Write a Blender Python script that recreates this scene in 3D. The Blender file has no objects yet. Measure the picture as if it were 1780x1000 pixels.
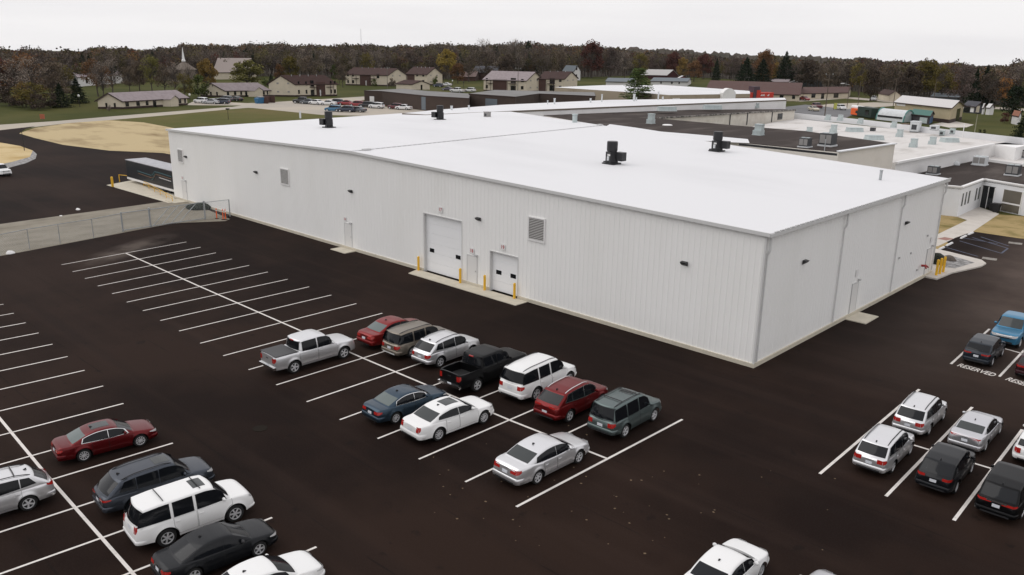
import bpy, bmesh, math, random
import numpy as np
from mathutils import Vector, Matrix
R = math.radians
SC = bpy.context.scene
# ------------------------------------------------------------------ camera
CAM = np.array([68.799, -26.427, 16.926]); FPX = 1437.3; PITCH = R(16.211); ROLL = R(0.948); YAW = R(133.483)
_cy, _sy, _cp, _sp = math.cos(YAW), math.sin(YAW), math.cos(PITCH), math.sin(PITCH)
FW = np.array([_cy * _cp, _sy * _cp, -_sp]); _rt = np.array([_sy, -_cy, 0.0]); _up = np.cross(_rt, FW)
RT = math.cos(ROLL) * _rt + math.sin(ROLL) * _up; UP = -math.sin(ROLL) * _rt + math.cos(ROLL) * _up
cd = bpy.data.cameras.new('camera'); cam = bpy.data.objects.new('camera', cd); SC.collection.objects.link(cam)
cd.sensor_width = 36; cd.lens = 36 * FPX / 1780; cd.clip_start = 0.5; cd.clip_end = 6000
M4 = Matrix([[RT[i], UP[i], -FW[i], CAM[i]] for i in range(3)] + [[0, 0, 0, 1]])
cam.matrix_world = M4; SC.camera = cam
# ------------------------------------------------------------------ overcast sky and soft sun
SUN_EL, SUN_AZ = R(50), R(215)          # azimuth counter-clockwise from +X: light comes from the camera's left
w = bpy.data.worlds.new('World'); SC.world = w; w.use_nodes = True
nt = w.node_tree; nt.nodes.clear()
def N(nt, t, **k):
    n = nt.nodes.new(t)
    for a, b in k.items():
        if a.startswith('i_'): n.inputs[a[2:].replace('_', ' ')].default_value = b
        else: setattr(n, a, b)
    return n
sky = N(nt, 'ShaderNodeTexSky'); sky.sky_type = 'NISHITA'; sky.sun_disc = False
sky.sun_elevation = SUN_EL; sky.sun_rotation = R(90) - SUN_AZ
hs = N(nt, 'ShaderNodeHueSaturation'); hs.inputs['Saturation'].default_value = .15
nt.links.new(sky.outputs[0], hs.inputs['Color'])
ms = N(nt, 'ShaderNodeMix', data_type='RGBA', blend_type='MULTIPLY'); ms.inputs[0].default_value = 1; ms.inputs[7].default_value = (.10, .10, .10, 1)
nt.links.new(hs.outputs[0], ms.inputs[6])
tc = N(nt, 'ShaderNodeTexCoord'); sp = N(nt, 'ShaderNodeSeparateXYZ'); nt.links.new(tc.outputs['Generated'], sp.inputs[0])
mp = N(nt, 'ShaderNodeMapping'); mp.inputs['Scale'].default_value = (1.2, 1.2, 14); nt.links.new(tc.outputs['Generated'], mp.inputs[0])
no = N(nt, 'ShaderNodeTexNoise'); no.inputs['Scale'].default_value = 1.6; no.inputs['Detail'].default_value = 5; nt.links.new(mp.outputs[0], no.inputs['Vector'])
cr = N(nt, 'ShaderNodeValToRGB'); cr.color_ramp.elements[0].position = .38; cr.color_ramp.elements[0].color = (.84, .825, .84, 1)
cr.color_ramp.elements[1].position = .62; cr.color_ramp.elements[1].color = (.915, .90, .905, 1); nt.links.new(no.outputs[0], cr.inputs[0])
gr = N(nt, 'ShaderNodeValToRGB'); gr.color_ramp.elements[0].position = .02; gr.color_ramp.elements[0].color = (1, 1, 1, 1)
gr.color_ramp.elements[1].position = .8; gr.color_ramp.elements[1].color = (1.14, 1.14, 1.16, 1); nt.links.new(sp.outputs[2], gr.inputs[0])
mm = N(nt, 'ShaderNodeMix', data_type='RGBA', blend_type='MULTIPLY'); mm.inputs[0].default_value = 1
nt.links.new(cr.outputs[0], mm.inputs[6]); nt.links.new(gr.outputs[0], mm.inputs[7])
mx = N(nt, 'ShaderNodeMix', data_type='RGBA'); mx.inputs[0].default_value = .93
nt.links.new(ms.outputs[2], mx.inputs[6]); nt.links.new(mm.outputs[2], mx.inputs[7])
bg = N(nt, 'ShaderNodeBackground'); bg.inputs[1].default_value = 1.0; wo = N(nt, 'ShaderNodeOutputWorld')
nt.links.new(mx.outputs[2], bg.inputs[0]); nt.links.new(bg.outputs[0], wo.inputs[0])
sd = bpy.data.lights.new('sun', 'SUN'); sd.energy = .75; sd.angle = R(50); sd.color = (1, .97, .93)
sun = bpy.data.objects.new('sun', sd); SC.collection.objects.link(sun)
sun.rotation_euler = Vector((math.cos(SUN_AZ) * math.cos(SUN_EL), math.sin(SUN_AZ) * math.cos(SUN_EL), math.sin(SUN_EL))).to_track_quat('Z', 'Y').to_euler()
SC.view_settings.view_transform = 'Standard'; SC.view_settings.look = 'None'; SC.view_settings.exposure = .05; SC.view_settings.gamma = 1
SC.cycles.max_bounces = 5; SC.cycles.diffuse_bounces = 3; SC.cycles.glossy_bounces = 3; SC.cycles.transparent_max_bounces = 6
SC.cycles.use_denoising = True
# ------------------------------------------------------------------ surveying helpers (photo pixel -> point in the world)
def ray(px, py):
    return FW + (px - 890) / FPX * RT + (500 - py) / FPX * UP
def P(px, py, z=0.0):
    d = ray(px, py); t = (z - CAM[2]) / d[2]; return CAM + d * t
def vz(xy, px, py):
    d = ray(px, py); dh = d[:2]; t = ((np.array(xy[:2]) - CAM[:2]) @ dh) / (dh @ dh); return float(CAM[2] + t * d[2])
def mpp(p): return float((np.array(p) - CAM) @ FW) / FPX
def azr(px, r, z=0.0):
    d = ray(px, 90)[:2]; d = d / np.linalg.norm(d); return np.array([*(CAM[:2] + d * r), z])
# ------------------------------------------------------------------ materials
MATS = {}
def mat(name, col, rough=.6, metal=0, spec=.5, coat=0, bump=None, vary=None, objcol=False, emit=None):
    """bump=(scale,strength,dist)  vary=(scale, colour2, lo, hi, stretch)"""
    if name in MATS: return MATS[name]
    m = bpy.data.materials.new(name); m.use_nodes = True; MATS[name] = m
    t = m.node_tree; b = t.nodes['Principled BSDF']
    b.inputs['Base Color'].default_value = (*col, 1); b.inputs['Roughness'].default_value = rough
    b.inputs['Metallic'].default_value = metal; b.inputs['Specular IOR Level'].default_value = spec
    b.inputs['Coat Weight'].default_value = coat; b.inputs['Coat Roughness'].default_value = .06
    src = None
    if objcol:
        oi = N(t, 'ShaderNodeObjectInfo'); src = oi.outputs['Color']; t.links.new(src, b.inputs['Base Color'])
    co = N(t, 'ShaderNodeTexCoord') if (bump or vary) else None
    if vary:
        sc_, c2, lo, hi = vary[:4]; st = vary[4] if len(vary) > 4 else (1, 1, 1)
        ma = N(t, 'ShaderNodeMapping'); ma.inputs['Scale'].default_value = st; t.links.new(co.outputs['Object'], ma.inputs[0])
        n1 = N(t, 'ShaderNodeTexNoise'); n1.inputs['Scale'].default_value = sc_; n1.inputs['Detail'].default_value = 6; n1.inputs['Roughness'].default_value = .6
        t.links.new(ma.outputs[0], n1.inputs['Vector'])
        mr = N(t, 'ShaderNodeMapRange'); mr.inputs[1].default_value = lo; mr.inputs[2].default_value = hi; t.links.new(n1.outputs[0], mr.inputs[0])
        mi = N(t, 'ShaderNodeMix', data_type='RGBA'); mi.inputs[6].default_value = (*col, 1); mi.inputs[7].default_value = (*c2, 1)
        if src: t.links.new(src, mi.inputs[6])
        t.links.new(mr.outputs[0], mi.inputs[0]); t.links.new(mi.outputs[2], b.inputs['Base Color'])
    if bump:
        n2 = N(t, 'ShaderNodeTexNoise'); n2.inputs['Scale'].default_value = bump[0]; n2.inputs['Detail'].default_value = 3
        t.links.new(co.outputs['Object'], n2.inputs['Vector'])
        bu = N(t, 'ShaderNodeBump'); bu.inputs['Strength'].default_value = bump[1]; bu.inputs['Distance'].default_value = bump[2]
        t.links.new(n2.outputs[0], bu.inputs['Height']); t.links.new(bu.outputs[0], b.inputs['Normal'])
    if emit:
        b.inputs['Emission Color'].default_value = (*emit[:3], 1); b.inputs['Emission Strength'].default_value = emit[3]
    return m
# ------------------------------------------------------------------ mesh builder
COL = SC.collection
class MB:
    def __init__(s): s.v = []; s.f = []; s.m = []; s.mi = 0
    def add(s, vs, fs):
        o = len(s.v); s.v += [tuple(map(float, p)) for p in vs]
        for f in fs: s.f.append(tuple(i + o for i in f)); s.m.append(s.mi)
        return s
    def box(s, x0, y0, z0, x1, y1, z1):
        v = [(x0, y0, z0), (x1, y0, z0), (x1, y1, z0), (x0, y1, z0), (x0, y0, z1), (x1, y0, z1), (x1, y1, z1), (x0, y1, z1)]
        return s.add(v, [(0, 3, 2, 1), (4, 5, 6, 7), (0, 1, 5, 4), (1, 2, 6, 5), (2, 3, 7, 6), (3, 0, 4, 7)])
    def obox(s, c, ux, uy, hx, hy, z0, z1):
        c = np.array(c[:2], float); ux = np.array(ux[:2], float); uy = np.array(uy[:2], float)
        q = [c - ux * hx - uy * hy, c + ux * hx - uy * hy, c + ux * hx + uy * hy, c - ux * hx + uy * hy]
        v = [(*p, z0) for p in q] + [(*p, z1) for p in q]
        return s.add(v, [(0, 3, 2, 1), (4, 5, 6, 7), (0, 1, 5, 4), (1, 2, 6, 5), (2, 3, 7, 6), (3, 0, 4, 7)])
    def prism(s, top, bot, cap=True):
        n = len(top); s.add(list(bot) + list(top), ([tuple(range(n, 2 * n))] if cap else []) + [tuple(range(n - 1, -1, -1))] + [(i, (i + 1) % n, n + (i + 1) % n, n + i) for i in range(n)])
        return s
    def bar(s, a, b, t, u=None, t2=None):
        a = Vector(a); b = Vector(b); d = (b - a).normalized()
        n = Vector((0, 0, 1)) if abs(d.z) < .9 else Vector((1, 0, 0))
        x = d.cross(n).normalized(); y = x.cross(d).normalized(); t2 = t2 or t
        v = [p + x * i * t / 2 + y * j * t2 / 2 for p in (a, b) for i, j in ((-1, -1), (1, -1), (1, 1), (-1, 1))]
        return s.add(v, [(0, 1, 2, 3), (7, 6, 5, 4), (0, 4, 5, 1), (1, 5, 6, 2), (2, 6, 7, 3), (3, 7, 4, 0)])
    def tube(s, pts, r, n=8, cap=True):
        pts = [Vector(p) for p in pts]; rs = r if isinstance(r, (list, tuple)) else [r] * len(pts); V = []; F = []
        for k, p in enumerate(pts):
            d = (pts[min(k + 1, len(pts) - 1)] - pts[max(k - 1, 0)]).normalized()
            u = Vector((0, 0, 1)) if abs(d.z) < .9 else Vector((1, 0, 0))
            x = d.cross(u).normalized(); y = d.cross(x).normalized()
            V += [p + (x * math.cos(2 * math.pi * i / n) + y * math.sin(2 * math.pi * i / n)) * rs[k] for i in range(n)]
        for k in range(len(pts) - 1):
            F += [(k * n + i, k * n + (i + 1) % n, (k + 1) * n + (i + 1) % n, (k + 1) * n + i) for i in range(n)]
        if cap: F += [tuple(range(n - 1, -1, -1)), tuple((len(pts) - 1) * n + i for i in range(n))]
        return s.add(V, F)
    def grid(s, rows):
        n = len(rows[0]); V = [p for r_ in rows for p in r_]
        return s.add(V, [(a * n + b, a * n + b + 1, (a + 1) * n + b + 1, (a + 1) * n + b) for a in range(len(rows) - 1) for b in range(n - 1)])
    def build(s, name, mats, parent=None, world=False, smooth=False, loc=None, recalc=True):
        if not isinstance(mats, (list, tuple)): mats = [mats]
        me = bpy.data.meshes.new(name); off = np.zeros(3)
        if world and parent is not None: off = np.array(parent.location)
        if loc is not None: off = np.array(loc, float)
        v = (np.array(s.v) - off).tolist()
        me.from_pydata(v, [], s.f)
        for m in mats: me.materials.append(m)
        if len(mats) > 1: me.polygons.foreach_set('material_index', s.m)
        if recalc:
            bm = bmesh.new(); bm.from_mesh(me); bmesh.ops.recalc_face_normals(bm, faces=bm.faces); bm.to_mesh(me); bm.free()
        if smooth:
            me.polygons.foreach_set('use_smooth', [True] * len(me.polygons)); me.set_sharp_from_angle(angle=R(smooth if smooth is not True else 40))
        me.update()
        o = bpy.data.objects.new(name, me); COL.objects.link(o)
        if loc is not None: o.location = loc
        if parent is not None: o.parent = parent
        return o
def tag(o, label=None, cat=None, group=None, kind=None):
    if label: o['label'] = label
    if cat: o['category'] = cat
    if group: o['group'] = group
    if kind: o['kind'] = kind
    return o
def thing(name, label, cat, loc=(0, 0, 0), rz=0, group=None):
    o = bpy.data.objects.new(name, None); COL.objects.link(o); o.location = Vector([float(a) for a in loc]); o.rotation_euler = (0, 0, rz); o.empty_display_size = .3
    return tag(o, label, cat, group)
def copy_tree(o, parent=None):
    c = o.copy(); COL.objects.link(c)
    if parent: c.parent = parent
    for ch in KIDS.get(o.name, []) or list(o.children): copy_tree(ch, c)
    return c
KIDS = {}
def struct(name, mb, m, **k): return tag(mb.build(name, m, **k), kind='structure')
def text_mb(txt, size):
    cu = bpy.data.curves.new('t', 'FONT'); cu.body = txt; cu.size = size; cu.align_x = 'CENTER'; cu.align_y = 'CENTER'; cu.offset = size * .02
    cu.resolution_u = 3
    o = bpy.data.objects.new('t', cu); COL.objects.link(o); dg = bpy.context.evaluated_depsgraph_get(); me = o.evaluated_get(dg).to_mesh()
    v = [tuple(p.co) for p in me.vertices]; f = [tuple(p.vertices) for p in me.polygons]
    o.evaluated_get(dg).to_mesh_clear(); bpy.data.objects.remove(o); bpy.data.curves.remove(cu)
    return v, f
# ------------------------------------------------------------------ colours of the place
m_white = mat('white_steel_wall', (.87, .865, .845), .55, vary=(.35, (.84, .835, .81), .45, .7, (1, 1, .25)))
m_roofw = mat('white_membrane_roof', (.705, .705, .715), .7, spec=.3, vary=(.10, (.655, .655, .665), .50, .72, (.35, 1, 1)))
m_trim = mat('light_grey_trim', (.62, .62, .61), .5)
m_trimd = mat('grey_gutter', (.50, .50, .495), .45)
m_conc = mat('pale_concrete', (.58, .53, .43), .9, vary=(1.2, (.50, .46, .37), .4, .7))
m_walk = mat('walk_concrete', (.56, .52, .47), .9, vary=(.8, (.49, .45, .40), .4, .7))
m_black = mat('black_steel', (.008, .008, .010), .45)
m_door = mat('white_door_panel', (.86, .865, .87), .45)
m_glassd = mat('dark_window_glass', (.012, .013, .015), .08, spec=.6)
m_grey = mat('grey_louver', (.28, .27, .26), .5)
m_yel = mat('safety_yellow', (.80, .46, .025), .5)
m_galv = mat('galvanised_steel', (.42, .44, .45), .4, metal=.4, vary=(3, (.34, .36, .37), .4, .7))
m_unit = mat('pale_green_grey_unit', (.46, .52, .52), .55, vary=(2, (.38, .43, .43), .45, .7))
m_unitw = mat('white_unit', (.62, .64, .65), .5, vary=(2, (.52, .54, .55), .45, .7))
m_darkunit = mat('dark_grey_unit', (.045, .047, .052), .5)
m_red = mat('sign_red', (.42, .03, .03), .5)
m_redpaint = mat('hydrant_red', (.30, .015, .015), .4)
m_orange = mat('traffic_orange', (.85, .13, .02), .5)
m_signw = mat('sign_white', (.78, .77, .76), .5)
m_line = mat('road_marking_white', (.68, .64, .60), .8, vary=(2.5, (.50, .47, .43), .5, .75))
m_bluel = mat('faded_blue_marking', (.07, .085, .135), .8, vary=(3, (.045, .042, .05), .45, .7))
m_wood = mat('weathered_wood', (.11, .085, .065), .9)
m_darkroof = mat('dark_ballast_roof', (.044, .034, .030), .95, spec=.15, vary=(.30, (.105, .088, .078), .50, .74, (1, .30, 1)), bump=(12, .3, .03))
m_whiteroof2 = mat('weathered_white_roof', (.62, .595, .57), .8, vary=(.22, (.40, .37, .34), .52, .70, (1, .5, 1)))
m_cream = mat('cream_block_wall', (.62, .585, .52), .8, vary=(.5, (.52, .48, .42), .45, .7))
m_office = mat('white_painted_block', (.76, .77, .79), .7, vary=(.4, (.70, .71, .72), .45, .7))
m_wwall = mat('white_painted_wall', (.84, .83, .82), .7, vary=(.3, (.76, .75, .735), .45, .7))
m_fascia = mat('brown_fascia', (.16, .13, .10), .7)
HAZE = 0.00002
# ------------------------------------------------------------------ vehicles
m_tyre = mat('tyre_rubber', (.011, .011, .011), .85)
m_rim = mat('alloy_rim', (.62, .62, .63), .35, metal=.25)
m_chrome = mat('chrome', (.68, .68, .68), .18, metal=1)
m_glass = mat('car_glass', (.007, .008, .010), .08, spec=.28)
m_glassl = mat('sky_reflection_car_glass', (.11, .135, .13), .1, spec=.5)  # pale base colour stands in for the sky reflected in sloping rear windows
m_glassm = mat('grey_car_glass', (.040, .045, .045), .1, spec=.4)
m_tail = mat('red_tail_lamp', (.38, .014, .010), .25, coat=.3)
m_lamp = mat('head_lamp', (.50, .50, .50), .2, coat=.6)
m_amber = mat('amber_lamp', (.55, .16, .02), .3)
m_plate = mat('licence_plate', (.62, .64, .68), .5)
m_clad = mat('black_plastic', (.018, .018, .020), .6)
m_gap = mat('panel_gap', (.012, .012, .012), .9)
m_under = mat('underbody', (.006, .006, .006), .95)
def paint(name, c, metal=0.0, rough=.32, spec=.3, coat=.22): return mat('paint_' + name, c, rough, metal=metal, spec=spec, coat=coat)
def smooth_poly(pts, win, step=.02):
    """resample a polyline (x, z) and average it so that its corners round off; the ends stay"""
    p = np.array(pts, float); d = np.r_[0, np.cumsum(np.hypot(*(p[1:] - p[:-1]).T))]
    n = max(8, int(d[-1] / step)); s = np.linspace(0, d[-1], n)
    q = np.stack([np.interp(s, d, p[:, i]) for i in (0, 1)], 1); k = max(1, int(win / step / 2)); o = q.copy()
    for i in range(n):
        h = min(k, i, n - 1 - i); o[i] = q[i - h:i + h + 1].mean(0)
    return o
class Car:
    def __init__(s, L, W, H, wb, fo, Rw, belt, top, gh, **k):
        s.L, s.W, s.H, s.wb, s.fo, s.Rw, s.belt = L, W, H, wb, fo, Rw, belt
        s.xf = L / 2 - fo; s.xr = s.xf - wb; s.k = k; s.k.setdefault('rise', 0)
        t = smooth_poly(top, .22); t = t[np.argsort(t[:, 0])]; s.tx, s.tz = t[:, 0], t[:, 1]
        s.pr = smooth_poly(gh, k.get('gsm', .34)); o = s.pr[np.argsort(s.pr[:, 0])]; s.px, s.pz = o[:, 0], o[:, 1]
        s.low = k.get('low', .23); s.Ra = Rw + k.get('arch', .075)
    def ztop(s, x): return float(np.interp(x, s.tx, s.tz))
    def zbot(s, x):
        z = s.low + (.06 if x > s.xf + s.Ra else 0) + (.10 if x < s.xr - s.Ra else 0)
        for c in (s.xf, s.xr):
            if abs(x - c) < s.Ra: z = max(z, s.Rw + math.sqrt(s.Ra ** 2 - (x - c) ** 2) * 1.0)
        return z
    def hw(s, x):
        a = s.L / 2; e = .75; w = 1 - .035 * (abs(x) / a) ** 2
        t = (abs(x) - (a - e)) / e
        if t > 0: w *= 1 - (.20 if x > 0 else .15) * t ** 2.6 - .06 * max(0, (t - .8) / .2) ** 2
        return w * s.W / 2
    def side(s, x, z, off=0.0):
        zs = s.ztop(x); u = (z - s.low) / max(.2, zs - s.low); u = min(max(u, 0), 1)
        g = .945 + .055 * math.sin(min(1, u / .45) * math.pi / 2) if u < .45 else 1 - .075 * ((u - .45) / .55) ** 2.2
        y = s.hw(x) * g
        for c in (s.xf, s.xr):
            r = math.hypot(x - c, z - s.Rw); y += .028 * math.exp(-((r - s.Ra) / .09) ** 2)
        return (x + s.sh(x, z), y + off, z)
    def sh(s, x, z):
        a = s.L / 2; t = max(0, (abs(x) - (a - .55)) / .55); b = s.k.get('bulge', (.14, .08))
        if x > 0: return -b[0] * ((z - .48) / .45) ** 2 * t ** 2
        return b[1] * ((z - .55) / .45) ** 2 * t ** 2
    def patch(s, x0, x1, z0, z1, off, sgn, nx=10, nz=4, arch=False, hole=0.04):
        rows = []
        for x in np.linspace(x0, x1, nx):
            a = z0(x) if callable(z0) else z0; b = z1(x) if callable(z1) else z1
            if arch: a = max(a, s.zbot(x) + hole)
            r = []
            for z in np.linspace(min(a, b), b, nz):
                p = s.side(x, z, off); r.append((p[0], p[1] * sgn, p[2]))
            rows.append(r)
        return rows
    def face(s, end, y0, y1, z0, z1, off, n=6, nz=3):
        """patch on the front (+1) or rear (-1) end"""
        x = end * s.L / 2; rows = []
        for y in np.linspace(y0, y1, n):
            rows.append([(x + s.sh(x, z) + end * off, y, z) for z in np.linspace(z0, z1, nz)])
        return rows
    def gy(s, x, z):
        u = min(max((z - s.belt) / (s.H - s.belt), 0), 1.1)
        wb_ = s.hw(0) * s.k.get('gb', .925); wt = s.hw(0) * s.k.get('gt', .72)
        g0, g1 = s.px[0], s.px[-1]; t = (x - (g0 + g1) / 2) / ((g1 - g0) / 2)
        return (wb_ + (wt - wb_) * u ** 1.15) * (1 - .085 * abs(t) ** 2.5)
    def gpt(s, i, t, off=0.0):
        """point on the greenhouse: profile station i, t across (-1..1)"""
        x, z = s.pr[i]; a = abs(t); f = s.pr[max(i - 1, 0)]; b = s.pr[min(i + 1, len(s.pr) - 1)]
        dx, dz = b - f; n = np.array([dz, -dx]); n = n / (np.linalg.norm(n) + 1e-9); n = n if n[1] > 0 else -n
        sl = abs(n[0]) * (1 if x > 0 else -1); x2 = x - sl * .17 * a ** 2 * s.k.get('bow', 1)
        rr = min(.075, max(0, z - s.belt) * .5); ye = s.gy(x, z - rr)
        zz = z + .02 * (1 - a * a)
        if a > .82: zz -= rr * (1 - math.sqrt(max(0, 1 - ((a - .82) / .18) ** 2)))
        return (x2 + n[0] * off, t * ye, zz + n[1] * off)
    def bumper(s, end, z0, z1, off=.03, back=.42):
        a = s.L / 2; path = [('s', a - back + back * q, 1) for q in np.linspace(0, 1, 7)]; w = s.side(end * a, (z0 + z1) / 2)[1]
        path += [('f', y, 0) for y in np.linspace(w * .96, -w * .96, 11)] + [('s', a - back * q, -1) for q in np.linspace(0, 1, 7)]; rows = []
        for k, v, sg in path:
            r = []
            for z, o in ((z1 + .025, -.004), (z1, off * .8), (z0 + (z1 - z0) * .6, off), (z0 + .03, off * .8), (z0, -.004)):
                if k == 's':
                    tt = (a - v) / back; p = s.side(end * v, max(z, min(s.zbot(end * v) + .02, z1)), o * (1 - tt ** 3)); x = p[0] + end * o * (1 - tt); r.append((x, sg * p[1], p[2]))
                else: r.append((end * a + s.sh(end * a, z) + end * o + end * .012 * (1 - (v / w) ** 2), v, z))
            rows.append(r)
        return rows
    def body(s):
        a = s.L / 2; xs = list(np.arange(-a, a + 1e-6, s.L / 90))
        for c in (s.xf, s.xr): xs += [c + s.Ra * math.cos(q) for q in np.linspace(0, math.pi, 26)] + [c - s.Ra - .004, c + s.Ra + .004]
        bed = s.k.get('bed')
        if bed: xs += [bed[0], bed[0] + .001, bed[1], bed[1] - .001]
        xs = sorted(set(round(float(x), 4) for x in xs if -a <= x <= a)); rows = []
        for x in xs:
            zb, zs = s.zbot(x), s.ztop(x); h = []
            for k in range(9):
                z = zb + (zs - .045 - zb) * k / 8; h.append(s.side(x, z))
            w_ = h[-1][1]; xs_ = h[-1][0]
            inb = bed and bed[0] < x < bed[1]
            if inb:
                d = bed[2]; h += [(xs_, w_ - .02, zs), (xs_, w_ - .10, zs), (xs_, w_ - .12, zs - .02), (xs_, w_ - .13, d), (xs_, 0, d)]
            else: h += [(xs_ , w_ - .03, zs - .012), (xs_, w_ - .10, zs), (xs_, w_ * .6, zs + .015), (xs_, w_ * .3, zs + .025), (xs_, 0, zs + .028)]
            rows.append([(p[0], -p[1], p[2]) for p in h] + [h[-1]] * 0 + [p for p in h[-2::-1]])
        m = MB().grid(rows); n = len(rows[0])
        m.f.append(tuple(range(n))); m.m.append(0); o = (len(rows) - 1) * n; m.f.append(tuple(range(o + n - 1, o - 1, -1))); m.m.append(0)
        return m
    def cabin(s):
        T = [-1, -.96, -.9, -.82, -.6, -.3, 0, .3, .6, .82, .9, .96, 1]; rows = []
        for i in range(len(s.pr)):
            top = [s.gpt(i, t) for t in T]; x, ye, ze = top[-1]; down = []
            for u in (.33, .66, 1.0):
                z = ze + (s.belt - .06 - ze) * u; down.append((x, s.gy(x, z) if z < ze else ye, z))
            rows.append([(p[0], -p[1], p[2]) for p in down[::-1]] + top + down)
        return MB().grid(rows)
    def win(s, xa, xb, off, lo=.022, up=.080, sl=(0, 0), sgn=1, n=14):
        """side glass between xa (rear) and xb (front); sl slants the rear and front edges"""
        rows = []
        zb0 = s.belt + lo; rise = s.k.get('rise', 0); xm = s.k['wins'][0][0]; xe = s.k['wins'][-1][0]
        for u in np.linspace(0, 1, n):
            xl = xa + (xb - xa) * u; z0 = zb0 + rise * max(0, min(1, (xm - xl) / (xm - xe)))
            def zmax(x): return min(float(np.interp(x, s.px, s.pz)) - up, s.H - up)
            zt = max(z0 + .004, zmax(xl + (sl[0] * (1 - u) + sl[1] * u))); r = []
            for v in (0, .25, .5, .75, 1):
                z = z0 + (zt - z0) * v; x = xl + (sl[0] * (1 - u) + sl[1] * u) * (z - z0) / (s.H - up - z0)
                r.append((x, sgn * (s.gy(x, z) + off), z))
            rows.append(r)
        return rows
    def gpatch(s, x_hi, x_lo, t, off, nt=9):
        if isinstance(x_hi, str):
            mid = (s.px[0] + s.px[-1]) / 2; z0, z1 = x_lo; f = x_hi == 'f'
            idx = [i for i in range(len(s.pr)) if (s.pr[i][0] > mid) == f and z0 <= s.pr[i][1] <= z1]
        else: idx = [i for i in range(len(s.pr)) if x_lo <= s.pr[i][0] <= x_hi]
        return [[s.gpt(i, q, off) for q in np.linspace(-t, t, nt)] for i in idx]
def wheel_mb(Rw, wd):
    prof = [(Rw * .66, -wd / 2), (Rw * .9, -wd / 2), (Rw * .985, -wd * .36), (Rw, -wd * .2), (Rw, wd * .2), (Rw * .985, wd * .36), (Rw * .9, wd / 2), (Rw * .66, wd / 2), (Rw * .62, wd * .25), (.0001, wd * .22)]
    prof = [(.0001, -wd / 2 + .02)] + prof; n = 32
    rows = [[(r * math.cos(2 * math.pi * i / n), y, r * math.sin(2 * math.pi * i / n)) for i in range(n + 1)] for r, y in prof]
    return MB().grid(rows)
def rim_mb(Rw, wd, spokes):
    m = MB(); n = 32; r1 = Rw * .67
    prof = [(r1, wd * .44), (r1 * 1.01, wd / 2 + .004), (r1 * .93, wd / 2 + .006), (r1 * .9, wd * .3)]
    m.grid([[(r * math.cos(2 * math.pi * i / n), y, r * math.sin(2 * math.pi * i / n)) for i in range(n + 1)] for r, y in prof])
    for k in range(spokes):
        a = 2 * math.pi * k / spokes; c, q = math.cos(a), math.sin(a); hw = r1 * .62 / spokes * 1.15
        v = []
        for r, h, y in ((r1 * .12, hw * .9, wd * .46), (r1 * .93, hw * 1.15, wd * .42)):
            for e in (-1, 1):
                for yy in (y, y - .035): v.append((r * c - e * h * q, yy, r * q + e * h * c))
        m.add(v, [(0, 2, 6, 4), (0, 4, 5, 1), (2, 3, 7, 6), (1, 5, 7, 3), (4, 6, 7, 5)])
    m.tube([(0, wd * .3, 0), (0, wd * .49, 0)], r1 * .19, 12)
    return m
WH = {}
def add_wheels(root, c, spokes, rim=None):
    key = (c.Rw, spokes); wd = .235
    for x, sg in ((c.xf, 1), (c.xf, -1), (c.xr, 1), (c.xr, -1)):
        if key not in WH:
            o = wheel_mb(c.Rw, wd).build('wheel', m_tyre, root, smooth=35); r = rim_mb(c.Rw, wd, spokes).build('rim', rim or m_rim, o, smooth=30); WH[key] = (o.data, r.data)
        else:
            o = bpy.data.objects.new('wheel', WH[key][0]); COL.objects.link(o); o.parent = root
            r = bpy.data.objects.new('rim', WH[key][1]); COL.objects.link(r); r.parent = o
        o.location = (x, sg * (c.W / 2 - wd / 2 - .035), c.Rw); o.rotation_euler = (0, random.uniform(0, 2), 0 if sg > 0 else math.pi)
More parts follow.
